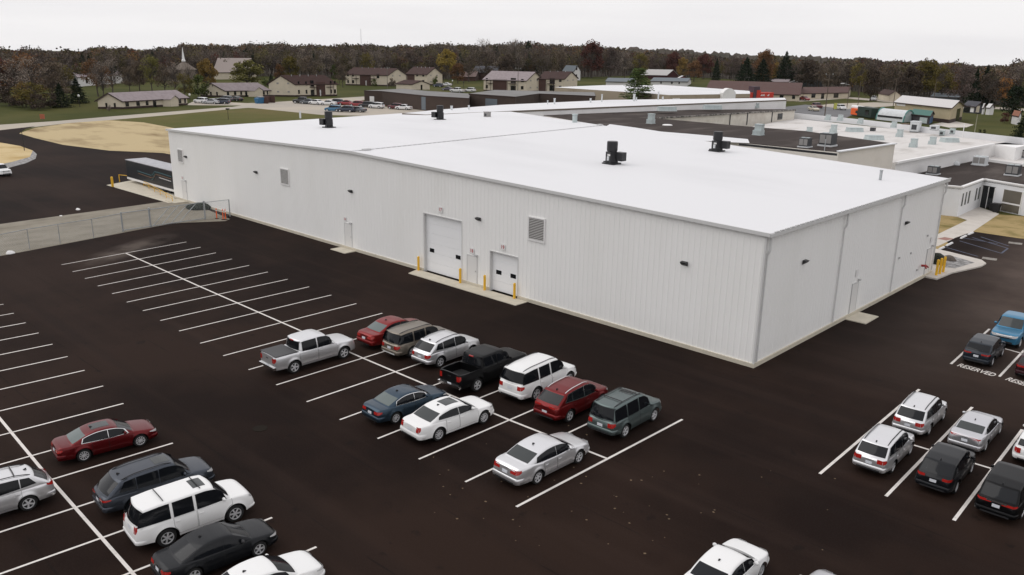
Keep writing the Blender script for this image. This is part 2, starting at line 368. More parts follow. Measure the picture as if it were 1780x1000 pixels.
def vehicle(label, cat, loc, rz, c, pm, name='parked_car', group=None, spokes=5, rim=None, rear_glass=None, sunroof=None, rails=None, trim=None,
            doors=((.0, .95), (-.95, -.03)), wins=None, tails=None, lamps=None, clad=False, fin=True, boxy=False, extra=None, racks=0, plate=True, spoiler=False, front=True):
    root = thing(name, label, cat, loc, rz, group)
    b = c.body().build('body', pm, root, smooth=38)
    MB().box(-c.L / 2 + .25, -c.W / 2 + .30, c.low - .02, c.L / 2 - .3, c.W / 2 - .30, c.Rw * 2.1).box(c.xr + c.Ra, -c.W / 2 + .12, c.low - .015, c.xf - c.Ra, c.W / 2 - .12, c.low + .3).build('underbody', m_under, root)
    c.cabin().build('cabin', pm, root, smooth=50)
    add_wheels(root, c, spokes, rim)
    gp = c.k
    MB().grid(c.gpatch(gp['ws'][0], gp['ws'][1], .90, .008)).build('windshield', gp.get('wsm', m_glass), root, smooth=True)
    MB().grid(c.gpatch(gp['rw'][0], gp['rw'][1], gp.get('rwt', .86), .008)).build('rear_window', rear_glass or m_glass, root, smooth=True)
    for sg in (1, -1):
        if trim:
            a, bb = gp['wins'][-1][0] - .05, gp['wins'][0][1] + .07
            MB().grid(c.win(a, bb, .004, -.008, .050, (gp['wins'][-1][2], gp['wins'][0][3]), sg, 24)).build('window_trim', trim, root, smooth=True)
        for xa, xb, s0, s1 in gp['wins']:
            MB().grid(c.win(xa, xb, .009, sl=(s0, s1), sgn=sg)).build('side_window', m_glass, root, smooth=True)
        for xa, xb in gp['doors']:
            bt = c.belt - .02; lo = c.low + .13
            g = MB().grid(c.patch(xa - .011, xb + .011, lo - .011, bt, .003, sg, 16, 6, True, .03)).build('door_gap', m_gap, root)
            d = MB().grid(c.patch(xa, xb, lo, bt, .008, sg, 16, 6, True, .05)).build('door', pm, root, smooth=True)
            hx = xa + .16; hz = c.belt - .17; y = c.side(hx, hz, .03)[1]
            MB().box(hx - .09, y - .02, hz - .014, hx + .09, y + .004, hz + .014).build('handle', gp.get('hm', pm), d) if sg > 0 else MB().box(hx - .09, -y - .004, hz - .014, hx + .09, -y + .02, hz + .014).build('handle', gp.get('hm', pm), d)
        # mirror
        mxp = gp['ws'][1] + .30 * (gp['ws'][0] - gp['ws'][1]) + .05; y0 = c.gy(mxp, c.belt + .1)
        mm_ = MB(); rows = []
        for q in np.linspace(0, math.pi, 7):
            rr = .085 * math.sin(q) + .004; rows.append([(mxp + .07 * math.cos(t) * (rr / .085), sg * (y0 + .03 + .11 - .11 * math.cos(q)), c.belt + .12 + rr * math.sin(t)) for t in np.linspace(0, 2 * math.pi, 11)])
        mm_.grid(rows); mm_.bar((mxp, sg * (y0 - .03), c.belt + .06), (mxp, sg * (y0 + .1), c.belt + .09), .05); mm_.build('mirror', gp.get('mm', pm), root, smooth=True)
        # lamps
        z0, z1, xl, yf = gp['tl']
        a = c.L / 2; wE = c.side(-a, (z0 + z1) / 2)[1]
        t = MB().grid(c.patch(-a, -a + xl, lambda x: z0 + (z1 - z0) * .55 * ((x + a) / xl) ** 1.3, z1, .010, sg, 7, 4)).grid([[(p[0], p[1] * sg, p[2]) for p in r_] for r_ in c.face(-1, wE - yf, wE + .008, z0, z1, .010, 5, 4)])
        t.build('tail_light', m_tail, root, smooth=True)
        z0, z1, xl, yf = gp['hl']; wE = c.side(a, (z0 + z1) / 2)[1]
        t = MB().grid(c.patch(a - xl, a, lambda x: z0 + (z1 - z0) * .7 * (a - x) / xl, z1, .010, sg, 7, 4)).grid([[(p[0], p[1] * sg, p[2]) for p in r_] for r_ in c.face(1, wE - yf, wE + .008, z0, z1, .010, 5, 4)])
        t.build('headlight', m_lamp, root, smooth=True)
        if clad:
            for cx in (c.xf, c.xr):
                rows = [[tuple(np.array(c.side(cx + (c.Ra + e) * math.cos(q), c.Rw + (c.Ra + e) * math.sin(q), .012)) * (1, sg, 1)) for e in (0, .09)] for q in np.linspace(.0, math.pi, 24)]
                MB().grid(rows).build('arch_trim', m_clad, root, smooth=True)
            MB().grid(c.patch(c.xr + c.Ra + .03, c.xf - c.Ra - .03, c.low, c.low + .14, .012, sg, 10, 3)).build('sill_trim', m_clad, root)
        if rails:
            x0, x1 = gp['rail']; pts = [];
            for x in np.linspace(x0, x1, 12):
                i = int(np.argmin(abs(c.pr[:, 0] - x))); p = c.gpt(i, .80 * sg, .045 - .045 * (abs(x - (x0 + x1) / 2) / abs(x1 - x0) * 2) ** 6); pts.append(p)
            MB().tube(pts, .021, 6).build('roof_rail', rails, root, smooth=True)
    if racks:
        x0, x1 = gp['rail']
        for x in np.linspace(x0 + .3 * (x1 - x0), x1 - .15 * (x1 - x0), racks):
            i = int(np.argmin(abs(c.pr[:, 0] - x))); MB().tube([c.gpt(i, t, .05) for t in (-.8, -.4, 0, .4, .8)], .022, 6).build('cross_bar', m_clad, root, smooth=True)
    if sunroof: MB().grid(c.gpatch(sunroof[0], sunroof[1], .52, .006)).build('sunroof', m_glassm, root, smooth=True)
    if fin:
        x = gp['rail'][0] + .12; i = int(np.argmin(abs(c.pr[:, 0] - x))); z = c.gpt(i, 0)[2]
        MB().prism([(x - .09, -.012, z + .07), (x - .05, -.012, z + .07), (x - .05, .012, z + .07), (x - .09, .012, z + .07)], [(x - .10, -.03, z - .01), (x + .08, -.03, z - .01), (x + .08, .03, z - .01), (x - .10, .03, z - .01)]).build('antenna', gp.get('fm', m_clad), root)
    a = c.L / 2
    z = gp.get('pz', .78)
    if not gp.get('bed') and not gp.get('truck'):
        MB().grid(c.bumper(-1, c.low + .10, gp.get('bt', .60))).build('rear_bumper', pm, root, smooth=60)
        MB().grid(c.bumper(1, c.low + .06, gp.get('bt', .60) - .10)).build('front_bumper', pm, root, smooth=60)
    if plate:
        MB().grid(c.face(-1, -.16, .16, z - .075, z + .075, .014)).build('licence_plate', m_plate, root)
    zz = gp.get('bz', .40)
    MB().grid(c.face(-1, -.62 * c.W / 2, .62 * c.W / 2, c.low + .11, zz, .046)).build('rear_bumper_trim', gp.get('bm', m_clad), root)
    MB().grid(c.face(1, -.50 * c.W / 2, .50 * c.W / 2, gp['hl'][0] - .06, gp['hl'][1] - .03, .012)).build('grille', m_clad, root)
    MB().grid(c.face(1, -.62 * c.W / 2, .62 * c.W / 2, c.low + .10, c.low + .22, .046)).build('front_bumper_trim', m_clad, root)
    if spoiler:
        i = int(np.argmin(abs(c.pr[:, 1] - (c.H - .10)) + 9 * (c.pr[:, 0] > 0)))
        rows = []
        for dx, dz in ((.12, .000), (-.02, .004), (-.17, -.05), (-.17, -.08), (0, -.03)):
            rows.append([(c.pr[i][0] + dx + .05 * t * t * -1, t * c.gy(c.pr[i][0], c.H - .1) * .97, c.pr[i][1] + dz) for t in np.linspace(-1, 1, 9)])
        MB().grid(rows).build('spoiler', pm, root, smooth=True)
    if extra: extra(root, c, pm)
    return root
# ---- body types
def sedan(L=4.85, W=1.85, H=1.50, wb=2.80, fo=.95, Rw=.335, tail=1.01, nose=.72, belt=.95, **k):
    a = L / 2; xw = a - 1.16; xb = -a + .60
    top = [(a, nose - .12), (a - .02, nose), (a - .25, nose + .10), (a - 1.12, .945), (xw - .6, .965), (-1, .98), (xb + .3, tail + .005), (-a + .12, tail), (-a, tail - .10)]
    gh = [(xw + .02, .95), (xw - .86, H - .05), (xw - 1.35, H), (xw - 1.85, H - .01), (xb + .92, H - .09), (xb + .02, tail + .0)]
    d = dict(ws=(xw - .06, xw - .78), rw=(xb + .80, xb + .12), wins=[(.02, xw - .36, 0, -.30), (xb + .60, -.01, .16, 0)], doors=[(.0, xw - .13), (xb + 1.05, -.04)],
             tl=(tail - .27, tail - .10, .24, .30), hl=(nose - .10, nose + .04, .42, .32), rail=(xb + 1.15, xw - .95), pz=tail - .28, bz=.42)
    d.setdefault('rise', .05); d.update(k); return Car(L, W, H, wb, fo, Rw, belt, top, gh, **d)
def suv(L=4.65, W=1.86, H=1.70, wb=2.70, fo=.90, Rw=.36, belt=1.03, drop=.07, nose=.86, rake=.28, hood=1.04, rb=.06, ccut=.32, bg=.04, wrap=False, **k):
    a = L / 2; xw = a - 1.0; xb = -a + rb
    top = [(a, nose - .14), (a - .02, nose), (a - .25, nose + .09), (a - .93, hood), (xw - .5, belt), (-a + .25, belt + .0), (-a + .06, belt - .02), (-a, belt - .12)]
    drop = 0 if wrap or rake < .2 else drop
    gh = [(xw + .02, hood - .01), (xw - .72, H - .06), (xw - 1.15, H), (xb + rake + .8, H - .02 - drop * .35), (xb + rake + .06, H - .08 - drop), (xb + rake * .22, belt + .10), (xb, belt - .05)]
    md = -.02
    d = dict(ws=(xw - .06, xw - .68), rw=('r', (belt + .02 + (.03 if drop else 0), H - .13 - drop)), rise=.10 if drop else 0, wins=[(md, xw - .28, 0, -.24), (md - .98, md - bg, 0, 0), ((xb + .06 if wrap else xb + rake + .02), md - .98 - bg, (.0 if wrap else rake * .55 if drop else .05), 0)], rwt=.96 if wrap else .88, doors=[(md, xw - .08), (md - 1.0, md - .05)],
             tl=(belt - .30, belt - .08, .20, .20), hl=(nose - .13, nose + .04, .38, .30), rail=(xb + rake + .18, xw - .85), pz=belt - .28, bz=.46, gsm=.22, gb=.93, gt=.76, bulge=(.12, .03), low=.27)
    d.update(k); return Car(L, W, H, wb, fo, Rw, belt, top, gh, **d)
def pickup(L=5.8, W=2.0, H=1.92, wb=3.56, fo=1.0, Rw=.40, belt=1.20, **k):
    a = L / 2; xw = a - 1.42; xb = xw - 2.85
    top = [(a, .86), (a - .02, 1.0), (a - .2, 1.09), (a - 1.2, 1.16), (xw - .5, 1.21), (xb, 1.25), (xb - .2, 1.27), (-a, 1.27)]
    gh = [(xw + .02, 1.14), (xw - .72, H - .06), (xw - 1.15, H), (xb + .5, H - .03), (xb + .18, H - .09), (xb + .06, belt - .02)]
    d = dict(ws=(xw - .06, xw - .68), rw=('r', (belt + .06, H - .15)), wins=[(xw - 1.42, xw - .32, 0, -.28), (xb + .36, xw - 1.50, .0, 0)], doors=[(xw - 1.44, xw - .1), (xb + .12, xw - 1.48)],
             tl=(.88, 1.18, .10, .17), hl=(.86, 1.04, .25, .30), rail=(xb + .35, xw - .9), pz=.62, bz=.52, truck=1, gsm=.22, gb=.93, gt=.76, bulge=(.06, .0), low=.36, arch=.09, rwt=.84)
    d.update(k); return Car(L, W, H, wb, fo, Rw, belt, top, gh, **d)
def tonneau(root, c, pm):
    a = c.L / 2; xb = c.k['rail'][0] - .35; y = c.W / 2 - .11
    MB().box(-a + .05, -y, 1.285, xb + .02, y, 1.315).build('tonneau_cover', mat('grey_vinyl_cover', (.055, .055, .057), .65, bump=(60, .2, .002)), root)
    tail_gate(root, c, pm)
def tail_gate(root, c, pm):
    a = c.L / 2; g = MB().grid(c.face(-1, -.70, .70, .72, 1.24, .006, 8, 5)).build('tailgate', pm, root, smooth=True)
    MB().box(-a - .022, -.12, 1.06, -a - .008, .12, 1.11).build('handle', m_clad, g)
    MB().box(-a - .10, -.86, .50, -a + .06, .86, .64).build('rear_bumper', m_chrome, root)
    i = int(np.argmin(abs(c.pr[:, 0] - c.k['rail'][0] + .16))); p = c.gpt(i, 0)
    MB().box(p[0] - .06, -.16, p[2] - .04, p[0] + .02, .16, p[2] + .012).build('brake_light', m_tail, root)
# where a car stands: ground point of its near (right-hand) rear wheel in the photograph, or of its rear-right corner
def by_wheel(px, py, c, hd, which='rr', S=1.0):
    p = P(px, py); h = R(hd); u = np.array([math.cos(h), math.sin(h)]); n = np.array([math.sin(h), -math.cos(h)])
    x = c.xr if which[0] == 'r' else c.xf; y = c.W / 2 - .05 if which[1] == 'r' else -(c.W / 2 - .05)
    q = p[:2] - (u * x + n * y) * S; return (q[0], q[1], 0), h
white = paint('white', (.78, .78, .77)); silver = paint('silver', (.58, .58, .60), .8, .30); silverw = paint('pale_silver', (.70, .70, .71), .75, .30)
redd = paint('dark_red', (.15, .007, .008), .6, .28); redb = paint('red', (.20, .008, .008), .5, .28); tan = paint('beige_grey', (.21, .182, .148), .6, .3)
blackp = paint('black', (.0035, .0035, .004), spec=.14, coat=.08); navy = paint('steel_blue', (.034, .058, .085), .7, .28); greeng = paint('grey_green', (.11, .14, .138), .65, .3)
charc = paint('charcoal', (.055, .063, .078), .7, .3); graph = paint('graphite', (.008, .009, .011), .2, spec=.22, coat=.15); bluep = paint('bright_blue', (.05, .20, .34), .5); darkn = paint('dark_navy', (.018, .024, .033), .3)
maroonp = paint('maroon', (.035, .007, .010), .3); winered = paint('wine_red', (.12, .006, .008), .6, .28)
GC = 'cars parked in the middle double row'; GL = 'cars parked at the left edge row'; GR = 'cars parked in the right bays'
def place(label, cat, c, pm, px, py, hd, which='rr', S=None, **k):
    S = S or {GC: .90, GL: .82, GR: .82}.get(k.get('group'), .82)   # the plan's stalls are 10 ft wide at 2.74 units
    l, h = by_wheel(px, py, c, hd, which, S); o = vehicle(label, cat, l, h, c, pm, **k); o.scale = (S, S, S); return o
place('silver crew cab pickup truck with black cover over its bed', 'pickup truck', pickup(), silverw, 512.9, 649.2, 89.5, S=.885, name='pickup_truck', group=GC, extra=tonneau, spokes=5, fin=False)
place('bright red sedan parked nose to the warehouse beside the beige SUV', 'car', sedan(L=4.9, **{}), redb, 672, 604, 90, group=GC, rear_glass=m_glassl)
place('beige grey SUV with dark rear glass between red sedan and white crossover', 'suv', suv(L=4.75, H=1.74, rake=.16, rb=.04, wrap=True, bg=.09, Rw=.37, bm=m_trim), tan, 717.3, 621.7, 90.5, group=GC, rails=m_clad, fin=False)
place('white compact crossover between the beige SUV and the black pickup', 'suv', suv(L=4.52, W=1.84, H=1.68, rake=.55, bm=m_clad), silverw, 765.6, 639, 91, group=GC, rails=m_clad, clad=False)
place('black pickup truck with open bed beside the white crossover', 'pickup truck', pickup(L=5.85, H=1.90, bed=(-5.85 / 2 + .10, -1.30, .78)), blackp, 830, 680.8, 92, name='pickup_truck', group=GC, extra=tail_gate, spokes=5, fin=False)
place('boxy white SUV between the black pickup and the red crossover', 'suv', suv(L=4.9, W=1.92, H=1.84, rake=.14, rb=.04, belt=1.12, wrap=True, bg=.10, Rw=.39, wb=2.87), white, 932.3, 696.7, 93, S=.94, group=GC, rails=m_clad, fin=False)
place('red crossover with silver roof rails and chrome window trim', 'suv', suv(L=4.62, H=1.69, rake=.66, belt=1.04, bm=m_clad, tl=(.93, 1.03, .26, .38), pz=.66), redd, 990, 733.9, 91, group=GC, rails=m_chrome, trim=m_chrome)
place('grey green SUV with roof rack and sunroof at the end of its row', 'suv', suv(L=4.42, W=1.80, H=1.76, rake=.12, rb=.03, bg=.09, Rw=.35, wb=2.55, bm=m_clad), greeng, 1086.4, 760.6, 91.5, S=.93, group=GC, rails=m_clad, racks=2, sunroof=(.95 - .62, -.25), fin=False)
place('steel blue sedan left of the white luxury sedan', 'car', sedan(L=4.85, H=1.45), navy, 688.6, 736.7, 87.5, S=.855, group=GC, rear_glass=m_glassl, trim=m_chrome, spokes=9)
place('white luxury sedan with dark sunroof and large chrome wheels', 'car', sedan(L=5.05, W=1.90, H=1.48, wb=3.02, fo=.86, Rw=.36, belt=1.02, nose=.80, tl=(.70, .98, .10, .16)), white, 763.3, 766.6, 87, S=.885, group=GC, rear_glass=m_glassm, sunroof=(.36, -.50), spokes=9)
place('silver sedan with red tail lights parked alone at the near end of the row', 'car', sedan(L=5.02, W=1.86, H=1.48, wb=2.82, tail=1.06, tl=(.80, 1.0, .24, .34)), silverw, 934.9, 841.7, 88.7, group=GC, rear_glass=m_glassm, spokes=6)
place('dark red sedan with panoramic sunroof parked at an angle to no neighbour', 'car', sedan(L=4.95, H=1.47, Rw=.35), winered, 147.8, 802.7, 83, S=.80, group=GL, rear_glass=m_glassl, trim=m_chrome, sunroof=(.22, -.72), spokes=10)['label'] = 'dark red sedan with sunroof and chrome window line, above the grey crossover'
place('charcoal grey crossover with roof rails beside the large white SUV', 'suv', suv(L=4.95, W=1.93, H=1.74, rake=.62, wb=2.85, bm=m_chrome, tl=(.86, .96, .34, .34)), charc, 234, 892, 85, S=.84, group=GL, rails=m_clad, sunroof=(.62, -.05), spoiler=True)
place('large white SUV with black glass, sunroof and two roof bars', 'suv', suv(L=5.13, W=2.02, H=1.95, rake=.20, rb=.04, belt=1.20, wrap=True, bg=.12, arch=.11, nose=1.02, hood=1.20, Rw=.40, wb=2.95, fo=.98, low=.33, tl=(.92, 1.24, .07, .13), pz=.98, hl=(.84, 1.04, .22, .28)), white, 292.8, 950, 85, S=.83, group=GL, rails=None, racks=2, sunroof=(.62, .05), fin=False, spokes=6)
place('dark grey sedan between the large white SUV and the white sedan', 'car', sedan(L=4.95, W=1.88, H=1.47, wb=2.85, Rw=.35, mm=m_clad), graph, 452, 967, 86, 'fr', S=.79, group=GL)
place('white sedan cut off by the bottom edge left of centre', 'car', sedan(L=4.9, W=1.86, H=1.48), white, 533, 1030, 86, 'fr', S=.80, group=GL)
place('silver crossover with roof bars cut off by the left edge', 'suv', suv(L=4.75, W=1.88, H=1.74, rake=.62, tl=(.90, 1.08, .30, .20), Rw=.37, belt=1.10), silverw, 51.7, 887.8, 265, 'rl', group=GL, rails=m_clad, racks=2)
place('rear silver crossover of the nose to tail pair, behind the front one', 'suv', suv(L=4.77, W=1.84, H=1.72, rake=.48, tl=(.80, 1.02, .22, .26)), silverw, 1550.8, 822.5, 91.5, group=GR, rails=m_clad)['label'] = 'silver crossover nearer the camera of the two nose to tail'
place('silver crossover farther', 'suv', suv(L=4.77, W=1.84, H=1.72, rake=.48, tl=(.80, 1.02, .22, .26)), silverw, 1613.7, 756.7, 91.5, group=GR, rails=m_clad)['label'] = 'silver crossover farther from the camera of the two nose to tail'
place('silver sedan with full width red tail light beside the silver crossovers', 'car', sedan(L=5.08, W=1.90, H=1.48, wb=3.05, fo=.88, tail=1.08, Rw=.35, tl=(.93, 1.03, .12, .88), bm=m_clad), silver, 1712, 784.8, 90.8, S=.78, group=GR, rear_glass=m_glassm)
place('black crossover with red tail lights behind the silver sedan', 'suv', suv(L=4.78, W=1.88, H=1.71, rake=.66, wb=2.82, tl=(.92, 1.06, .30, .26), pz=.80, bm=m_clad), graph, 1660.7, 857.6, 91.5, S=.79, group=GR, rails=None, spokes=6)
place('black SUV with chrome strip between its tail lights, at the right edge', 'suv', suv(L=4.85, W=1.92, H=1.76, rake=.44, tl=(.92, 1.03, .24, .46), pz=.82), blackp, 1775.6, 901.7, 91, group=GR,
      extra=lambda r, c, pm: MB().grid(c.face(-1, -.42, .42, .97, 1.04, .016)).build('chrome_strip', m_chrome, r))
place('white hatchback mostly outside the right edge', 'car', suv(L=4.4, W=1.8, H=1.55, rake=.3, belt=1.0, tl=(.70, .98, .14, .18)), white, 1825, 815, 91, group=GR)
place('white sedan seen from behind at the bottom edge right of centre', 'car', sedan(L=4.9, W=1.86, H=1.47), white, 1322, 1004, 91, 'fr', S=.80, group='cars cut by the bottom edge')['label'] = 'white sedan with dark rear glass cut by the bottom edge, right of centre'
place('silver car showing only its roof front at the bottom edge', 'car', sedan(L=4.85, W=1.84, H=1.46), silver, 1478, 1064, 91, 'fr', S=.8, group='cars cut by the bottom edge')
place('dark navy crossover in the RESERVED bay', 'suv', suv(L=4.6, W=1.86, H=1.66, rake=.60, tl=(.90, 1.00, .26, .34), pz=.80, belt=1.05), darkn, 1724, 636.8, 91.2, group=GR)['label'] = 'dark navy crossover parked on the first RESERVED bay'
place('bright blue pickup truck facing the camera with chrome grille', 'pickup truck', pickup(L=5.7, W=2.0, wsm=m_glassm), bluep, 1722, 594, 271, 'fr', name='pickup_truck', group=GR, fin=False,
      extra=lambda r, c, pm: (MB().grid(c.face(1, -.52, .52, .86, 1.02, .022)).build('chrome_grille', m_chrome, r), tail_gate(r, c, pm)))
place('dark maroon car cut off by the right edge behind the second RESERVED marking', 'car', suv(L=4.5, W=1.84, H=1.62, rake=.4, tl=(.86, .98, .26, .4)), maroonp, 1817, 663, 91, group=GR)
place('white SUV at the left edge on the upper asphalt yard', 'suv', suv(L=4.8, W=1.9, H=1.75, rake=.3), white, -3, 307, 8, 'fr', group=None)
# ------------------------------------------------------------------ ground
m_grass = mat('lawn_grass', (.047, .054, .012), 1, spec=.1, vary=(.03, (.085, .080, .024), .42, .68), bump=(1.2, .5, .1))
m_field = mat('rough_field_grass', (.085, .088, .024), 1, spec=.1, vary=(.05, (.13, .105, .04), .42, .66, (1, 1, 1)), bump=(1.5, .5, .1))
m_straw = mat('straw_mulch', (.47, .375, .22), 1, spec=.1, vary=(.075, (.23, .17, .09), .50, .72, (1, 2.2, 1)), bump=(3, .5, .05))
m_strawl = mat('pale_straw_mulch', (.55, .43, .24), 1, spec=.1, vary=(.2, (.42, .30, .13), .45, .7), bump=(3, .5, .05))
m_strawd = mat('dry_straw_lawn', (.36, .27, .13), 1, spec=.1, vary=(.35, (.17, .14, .05), .45, .68), bump=(3, .5, .05))
m_gravel = mat('crushed_gravel', (.27, .245, .20), 1, spec=.1, vary=(.5, (.19, .17, .135), .4, .68, (1, .5, 1)), bump=(9, .6, .03))
m_riprap = mat('grey_riprap', (.36, .35, .34), 1, vary=(2.5, (.16, .155, .15), .4, .6), bump=(6, .8, .08))
m_road = mat('concrete_road', (.42, .37, .30), .95, vary=(.08, (.34, .31, .27), .4, .7))
m_greyroad = mat('grey_asphalt_road', (.15, .15, .155), .95, vary=(.1, (.11, .11, .11), .4, .7))
# new asphalt: tonal drift, roller streaks, dusty wear towards the old pavement at the office
m_asph = bpy.data.materials.new('new_asphalt'); m_asph.use_nodes = True; t = m_asph.node_tree; b = t.nodes['Principled BSDF']
b.inputs['Roughness'].default_value = .82; b.inputs['Specular IOR Level'].default_value = .06
co = N(t, 'ShaderNodeTexCoord'); L_ = t.links.new
def noise(scale, det, st=(1, 1, 1), rot=0):
    ma = N(t, 'ShaderNodeMapping'); ma.inputs['Scale'].default_value = st; ma.inputs['Rotation'].default_value = (0, 0, rot); L_(co.outputs['Object'], ma.inputs[0])
    n_ = N(t, 'ShaderNodeTexNoise'); n_.inputs['Scale'].default_value = scale; n_.inputs['Detail'].default_value = det; n_.inputs['Roughness'].default_value = .6; L_(ma.outputs[0], n_.inputs['Vector']); return n_.outputs[0]
def rng(src, a, b_, c=0, d=1):
    m_ = N(t, 'ShaderNodeMapRange'); m_.inputs[1].default_value = a; m_.inputs[2].default_value = b_; m_.inputs[3].default_value = c; m_.inputs[4].default_value = d; L_(src, m_.inputs[0]); return m_.outputs[0]
def mixc(f, a, c2):
    m_ = N(t, 'ShaderNodeMix', data_type='RGBA')
    if f is not None: L_(f, m_.inputs[0])
    for k_, q in ((6, a), (7, c2)):
        if isinstance(q, tuple): m_.inputs[k_].default_value = (*q, 1)
        else: L_(q, m_.inputs[k_])
    return m_.outputs[2]
def mth(op, a, c2):
    m_ = N(t, 'ShaderNodeMath', operation=op)
    for k_, q in ((0, a), (1, c2)):
        if isinstance(q, (int, float)): m_.inputs[k_].default_value = q
        else: L_(q, m_.inputs[k_])
    return m_.outputs[0]
c1 = mixc(rng(noise(.055, 5), .43, .60), (.0100, .0053, .0040), (.0225, .0126, .0090))
c1 = mixc(rng(noise(.5, 3, (.06, 1, 1), .15), .5, .75, 0, .5), c1, (.032, .0195, .0150))
c1 = mixc(rng(noise(.35, 2, (.05, .9, 1), -.1), .56, .66, 0, .35), c1, (.0115, .0072, .0060))
c1 = mixc(rng(noise(14, 3), .45, .75, 0, .25), c1, (.034, .026, .023))
c1 = mixc(rng(noise(40, 2), .62, .75, 0, .22), c1, (.07, .056, .05))
sx = N(t, 'ShaderNodeSeparateXYZ'); L_(co.outputs['Object'], sx.inputs[0])
fr = mth('FRACT', mth('ADD', mth('DIVIDE', sx.outputs[1], 3.9), mth('MULTIPLY', noise(.3, 2), .05)), 0)
sm_ = mth('MULTIPLY', rng(mth('ABSOLUTE', mth('SUBTRACT', fr, .5), 0), .486, .497), rng(noise(.4, 4), .42, .62, 0, .6)); c1 = mixc(sm_, c1, (.006, .005, .0045))
c1 = mixc(rng(noise(.9, 4, (1, 1, 1)), .64, .70, 0, .55), c1, (.0075, .0058, .0052))
far = mth('MULTIPLY', rng(sx.outputs[1], 14, 50), rng(sx.outputs[0], 48.5, 56))
dust = mth('MULTIPLY', far, rng(noise(.16, 5), .25, .62, .35, 1))
c1 = mixc(dust, c1, (.12, .090, .075))
# washed-out silt on the asphalt beside the gravel strip
dx = mth('SUBTRACT', sx.outputs[0], -1.5); dy = mth('SUBTRACT', sx.outputs[1], .5)
dd = mth('ADD', mth('MULTIPLY', mth('MULTIPLY', mth('ADD', dx, mth('MULTIPLY', dy, .62)), .22), mth('ADD', dx, mth('MULTIPLY', dy, .62))), mth('MULTIPLY', mth('MULTIPLY', mth('SUBTRACT', dy, mth('MULTIPLY', dx, .62)), .016), mth('SUBTRACT', dy, mth('MULTIPLY', dx, .62))))
silt = mth('MULTIPLY', rng(dd, 1.1, .1), rng(noise(.35, 5), .36, .60))
c1 = mixc(mth('MULTIPLY', silt, .75), c1, (.105, .085, .072))
L_(c1, b.inputs['Base Color'])
bu = N(t, 'ShaderNodeBump'); bu.inputs['Strength'].default_value = .35; bu.inputs['Distance'].default_value = .01; L_(noise(30, 3), bu.inputs['Height']); L_(bu.outputs[0], b.inputs['Normal'])
def sheet(name, pts, z, m, kind='structure', parent=None):
    q = [(p[0], p[1]) if isinstance(p, tuple) and len(p) == 3 and p[2] == 'w' else tuple(P(p[0], p[1])[:2]) for p in pts]
    bm = bmesh.new(); vs = [bm.verts.new((x, y, z)) for x, y in q]; f = bm.faces.new(vs); bm.normal_update()
    if f.normal.z < 0: bmesh.ops.reverse_faces(bm, faces=[f])
    bmesh.ops.triangulate(bm, faces=bm.faces[:]); me = bpy.data.meshes.new(name); bm.to_mesh(me); bm.free(); me.materials.append(m)
    o = bpy.data.objects.new(name, me); COL.objects.link(o)
    if parent: o.parent = parent
    else: tag(o, kind=kind)
    return o
W = lambda x, y: (x, y, 'w')
g = MB(); n = 96; g.add([(CAM[0] + 1500 * math.cos(2 * math.pi * i / n), CAM[1] + 1500 * math.sin(2 * math.pi * i / n), -.02) for i in range(n)], [tuple(range(n))]); struct('grass_ground', g, m_grass)
sheet('field', [(120, 213), (300, 199), (400, 190), (440, 187), (560, 199), (700, 201), W(-22, 60), W(-15, 30), (286, 240), (190, 212)], -.012, m_field)
sheet('straw_ground', [(33, 232), (60, 222.5), (120, 214), (190, 209), (250, 213), (330, 228), W(-18, 28), (283, 266), (190, 262), (110, 252), (60, 240)], -.008, m_straw)
asph = sheet('asphalt_lot', [(-300, 505), (0, 445), (280, 380), (330, 360), W(-15.5, 20), W(40, 30), W(40, 56), W(45.5, 60), (1690, 398), (1790, 404), (1900, 418), W(130, 70), W(130, -80), W(-80, -80)], 0, m_asph)
sheet('asphalt_yard', [(-300, 431), (290, 350), (300, 352), W(-15, 20), W(-15, 33), (283, 266), (190, 262), (110, 252), (60, 240), (33, 232), (45, 224), (62, 219.5), (0, 226.5), (-300, 262)], 0, m_asph)
sheet('gravel_strip', [(-300, 431), (290, 350), (330, 352), (400, 381), (392, 384.5), (300, 388.5), (0, 445.5), (-300, 506)], .004, m_gravel)
sheet('straw_island', [(-300, 243), (0, 248), (35, 254), (57, 262), (52, 273), (20, 282), (0, 286), (-300, 345)], .010, m_strawl)
sheet('riprap_border', [(-300, 345), (0, 286), (20, 282), (52, 273), (57, 262), (64, 268), (62, 276), (45, 284), (0, 296), (-300, 370)], .008, m_riprap)
sheet('concrete_road', [(-300, 250), (0, 217), (100, 210.5), (200, 202), (300, 194), (400, 186), (440, 187), (400, 190), (300, 199.5), (190, 209), (120, 214), (60, 221), (0, 228), (-300, 262)], -.004, m_road)
sheet('parking_apron', [(322, 183), (340, 175), (430, 179.5), (470, 178), (640, 167.5), (668, 166.5), (668, 170), (560, 182), (700, 187), (800, 192), (800, 205), (560, 200), (440, 188), (400, 186.5), (420, 183.5)], -.003, m_road)
sheet('front_lawn', [(140, 212), (160, 160), (330, 178), (322, 183), (400, 184), (300, 192.5), (200, 200.5)], -.006, m_grass)
sheet('east_road', [(1365, 210), (1365, 186), (1400, 182), (1480, 190), (1500, 193), (1470, 205), (1440, 215)], -.008, m_greyroad)
sheet('curved_drive', [(1440, 181), (1520, 178), (1580, 180), (1700, 186), (1700, 190), (1560, 184), (1470, 190), (1420, 184)], -.006, m_road)
sheet('side_street', [(1380, 172), (1470, 168), (1560, 176), (1800, 190), (1800, 194), (1560, 179), (1470, 171.5), (1390, 177)], -.006, m_road)
sheet('shed_pad', [(1620, 216), (1655, 210), (1693, 217), (1680, 221.5), (1650, 222)], -.004, m_walk)
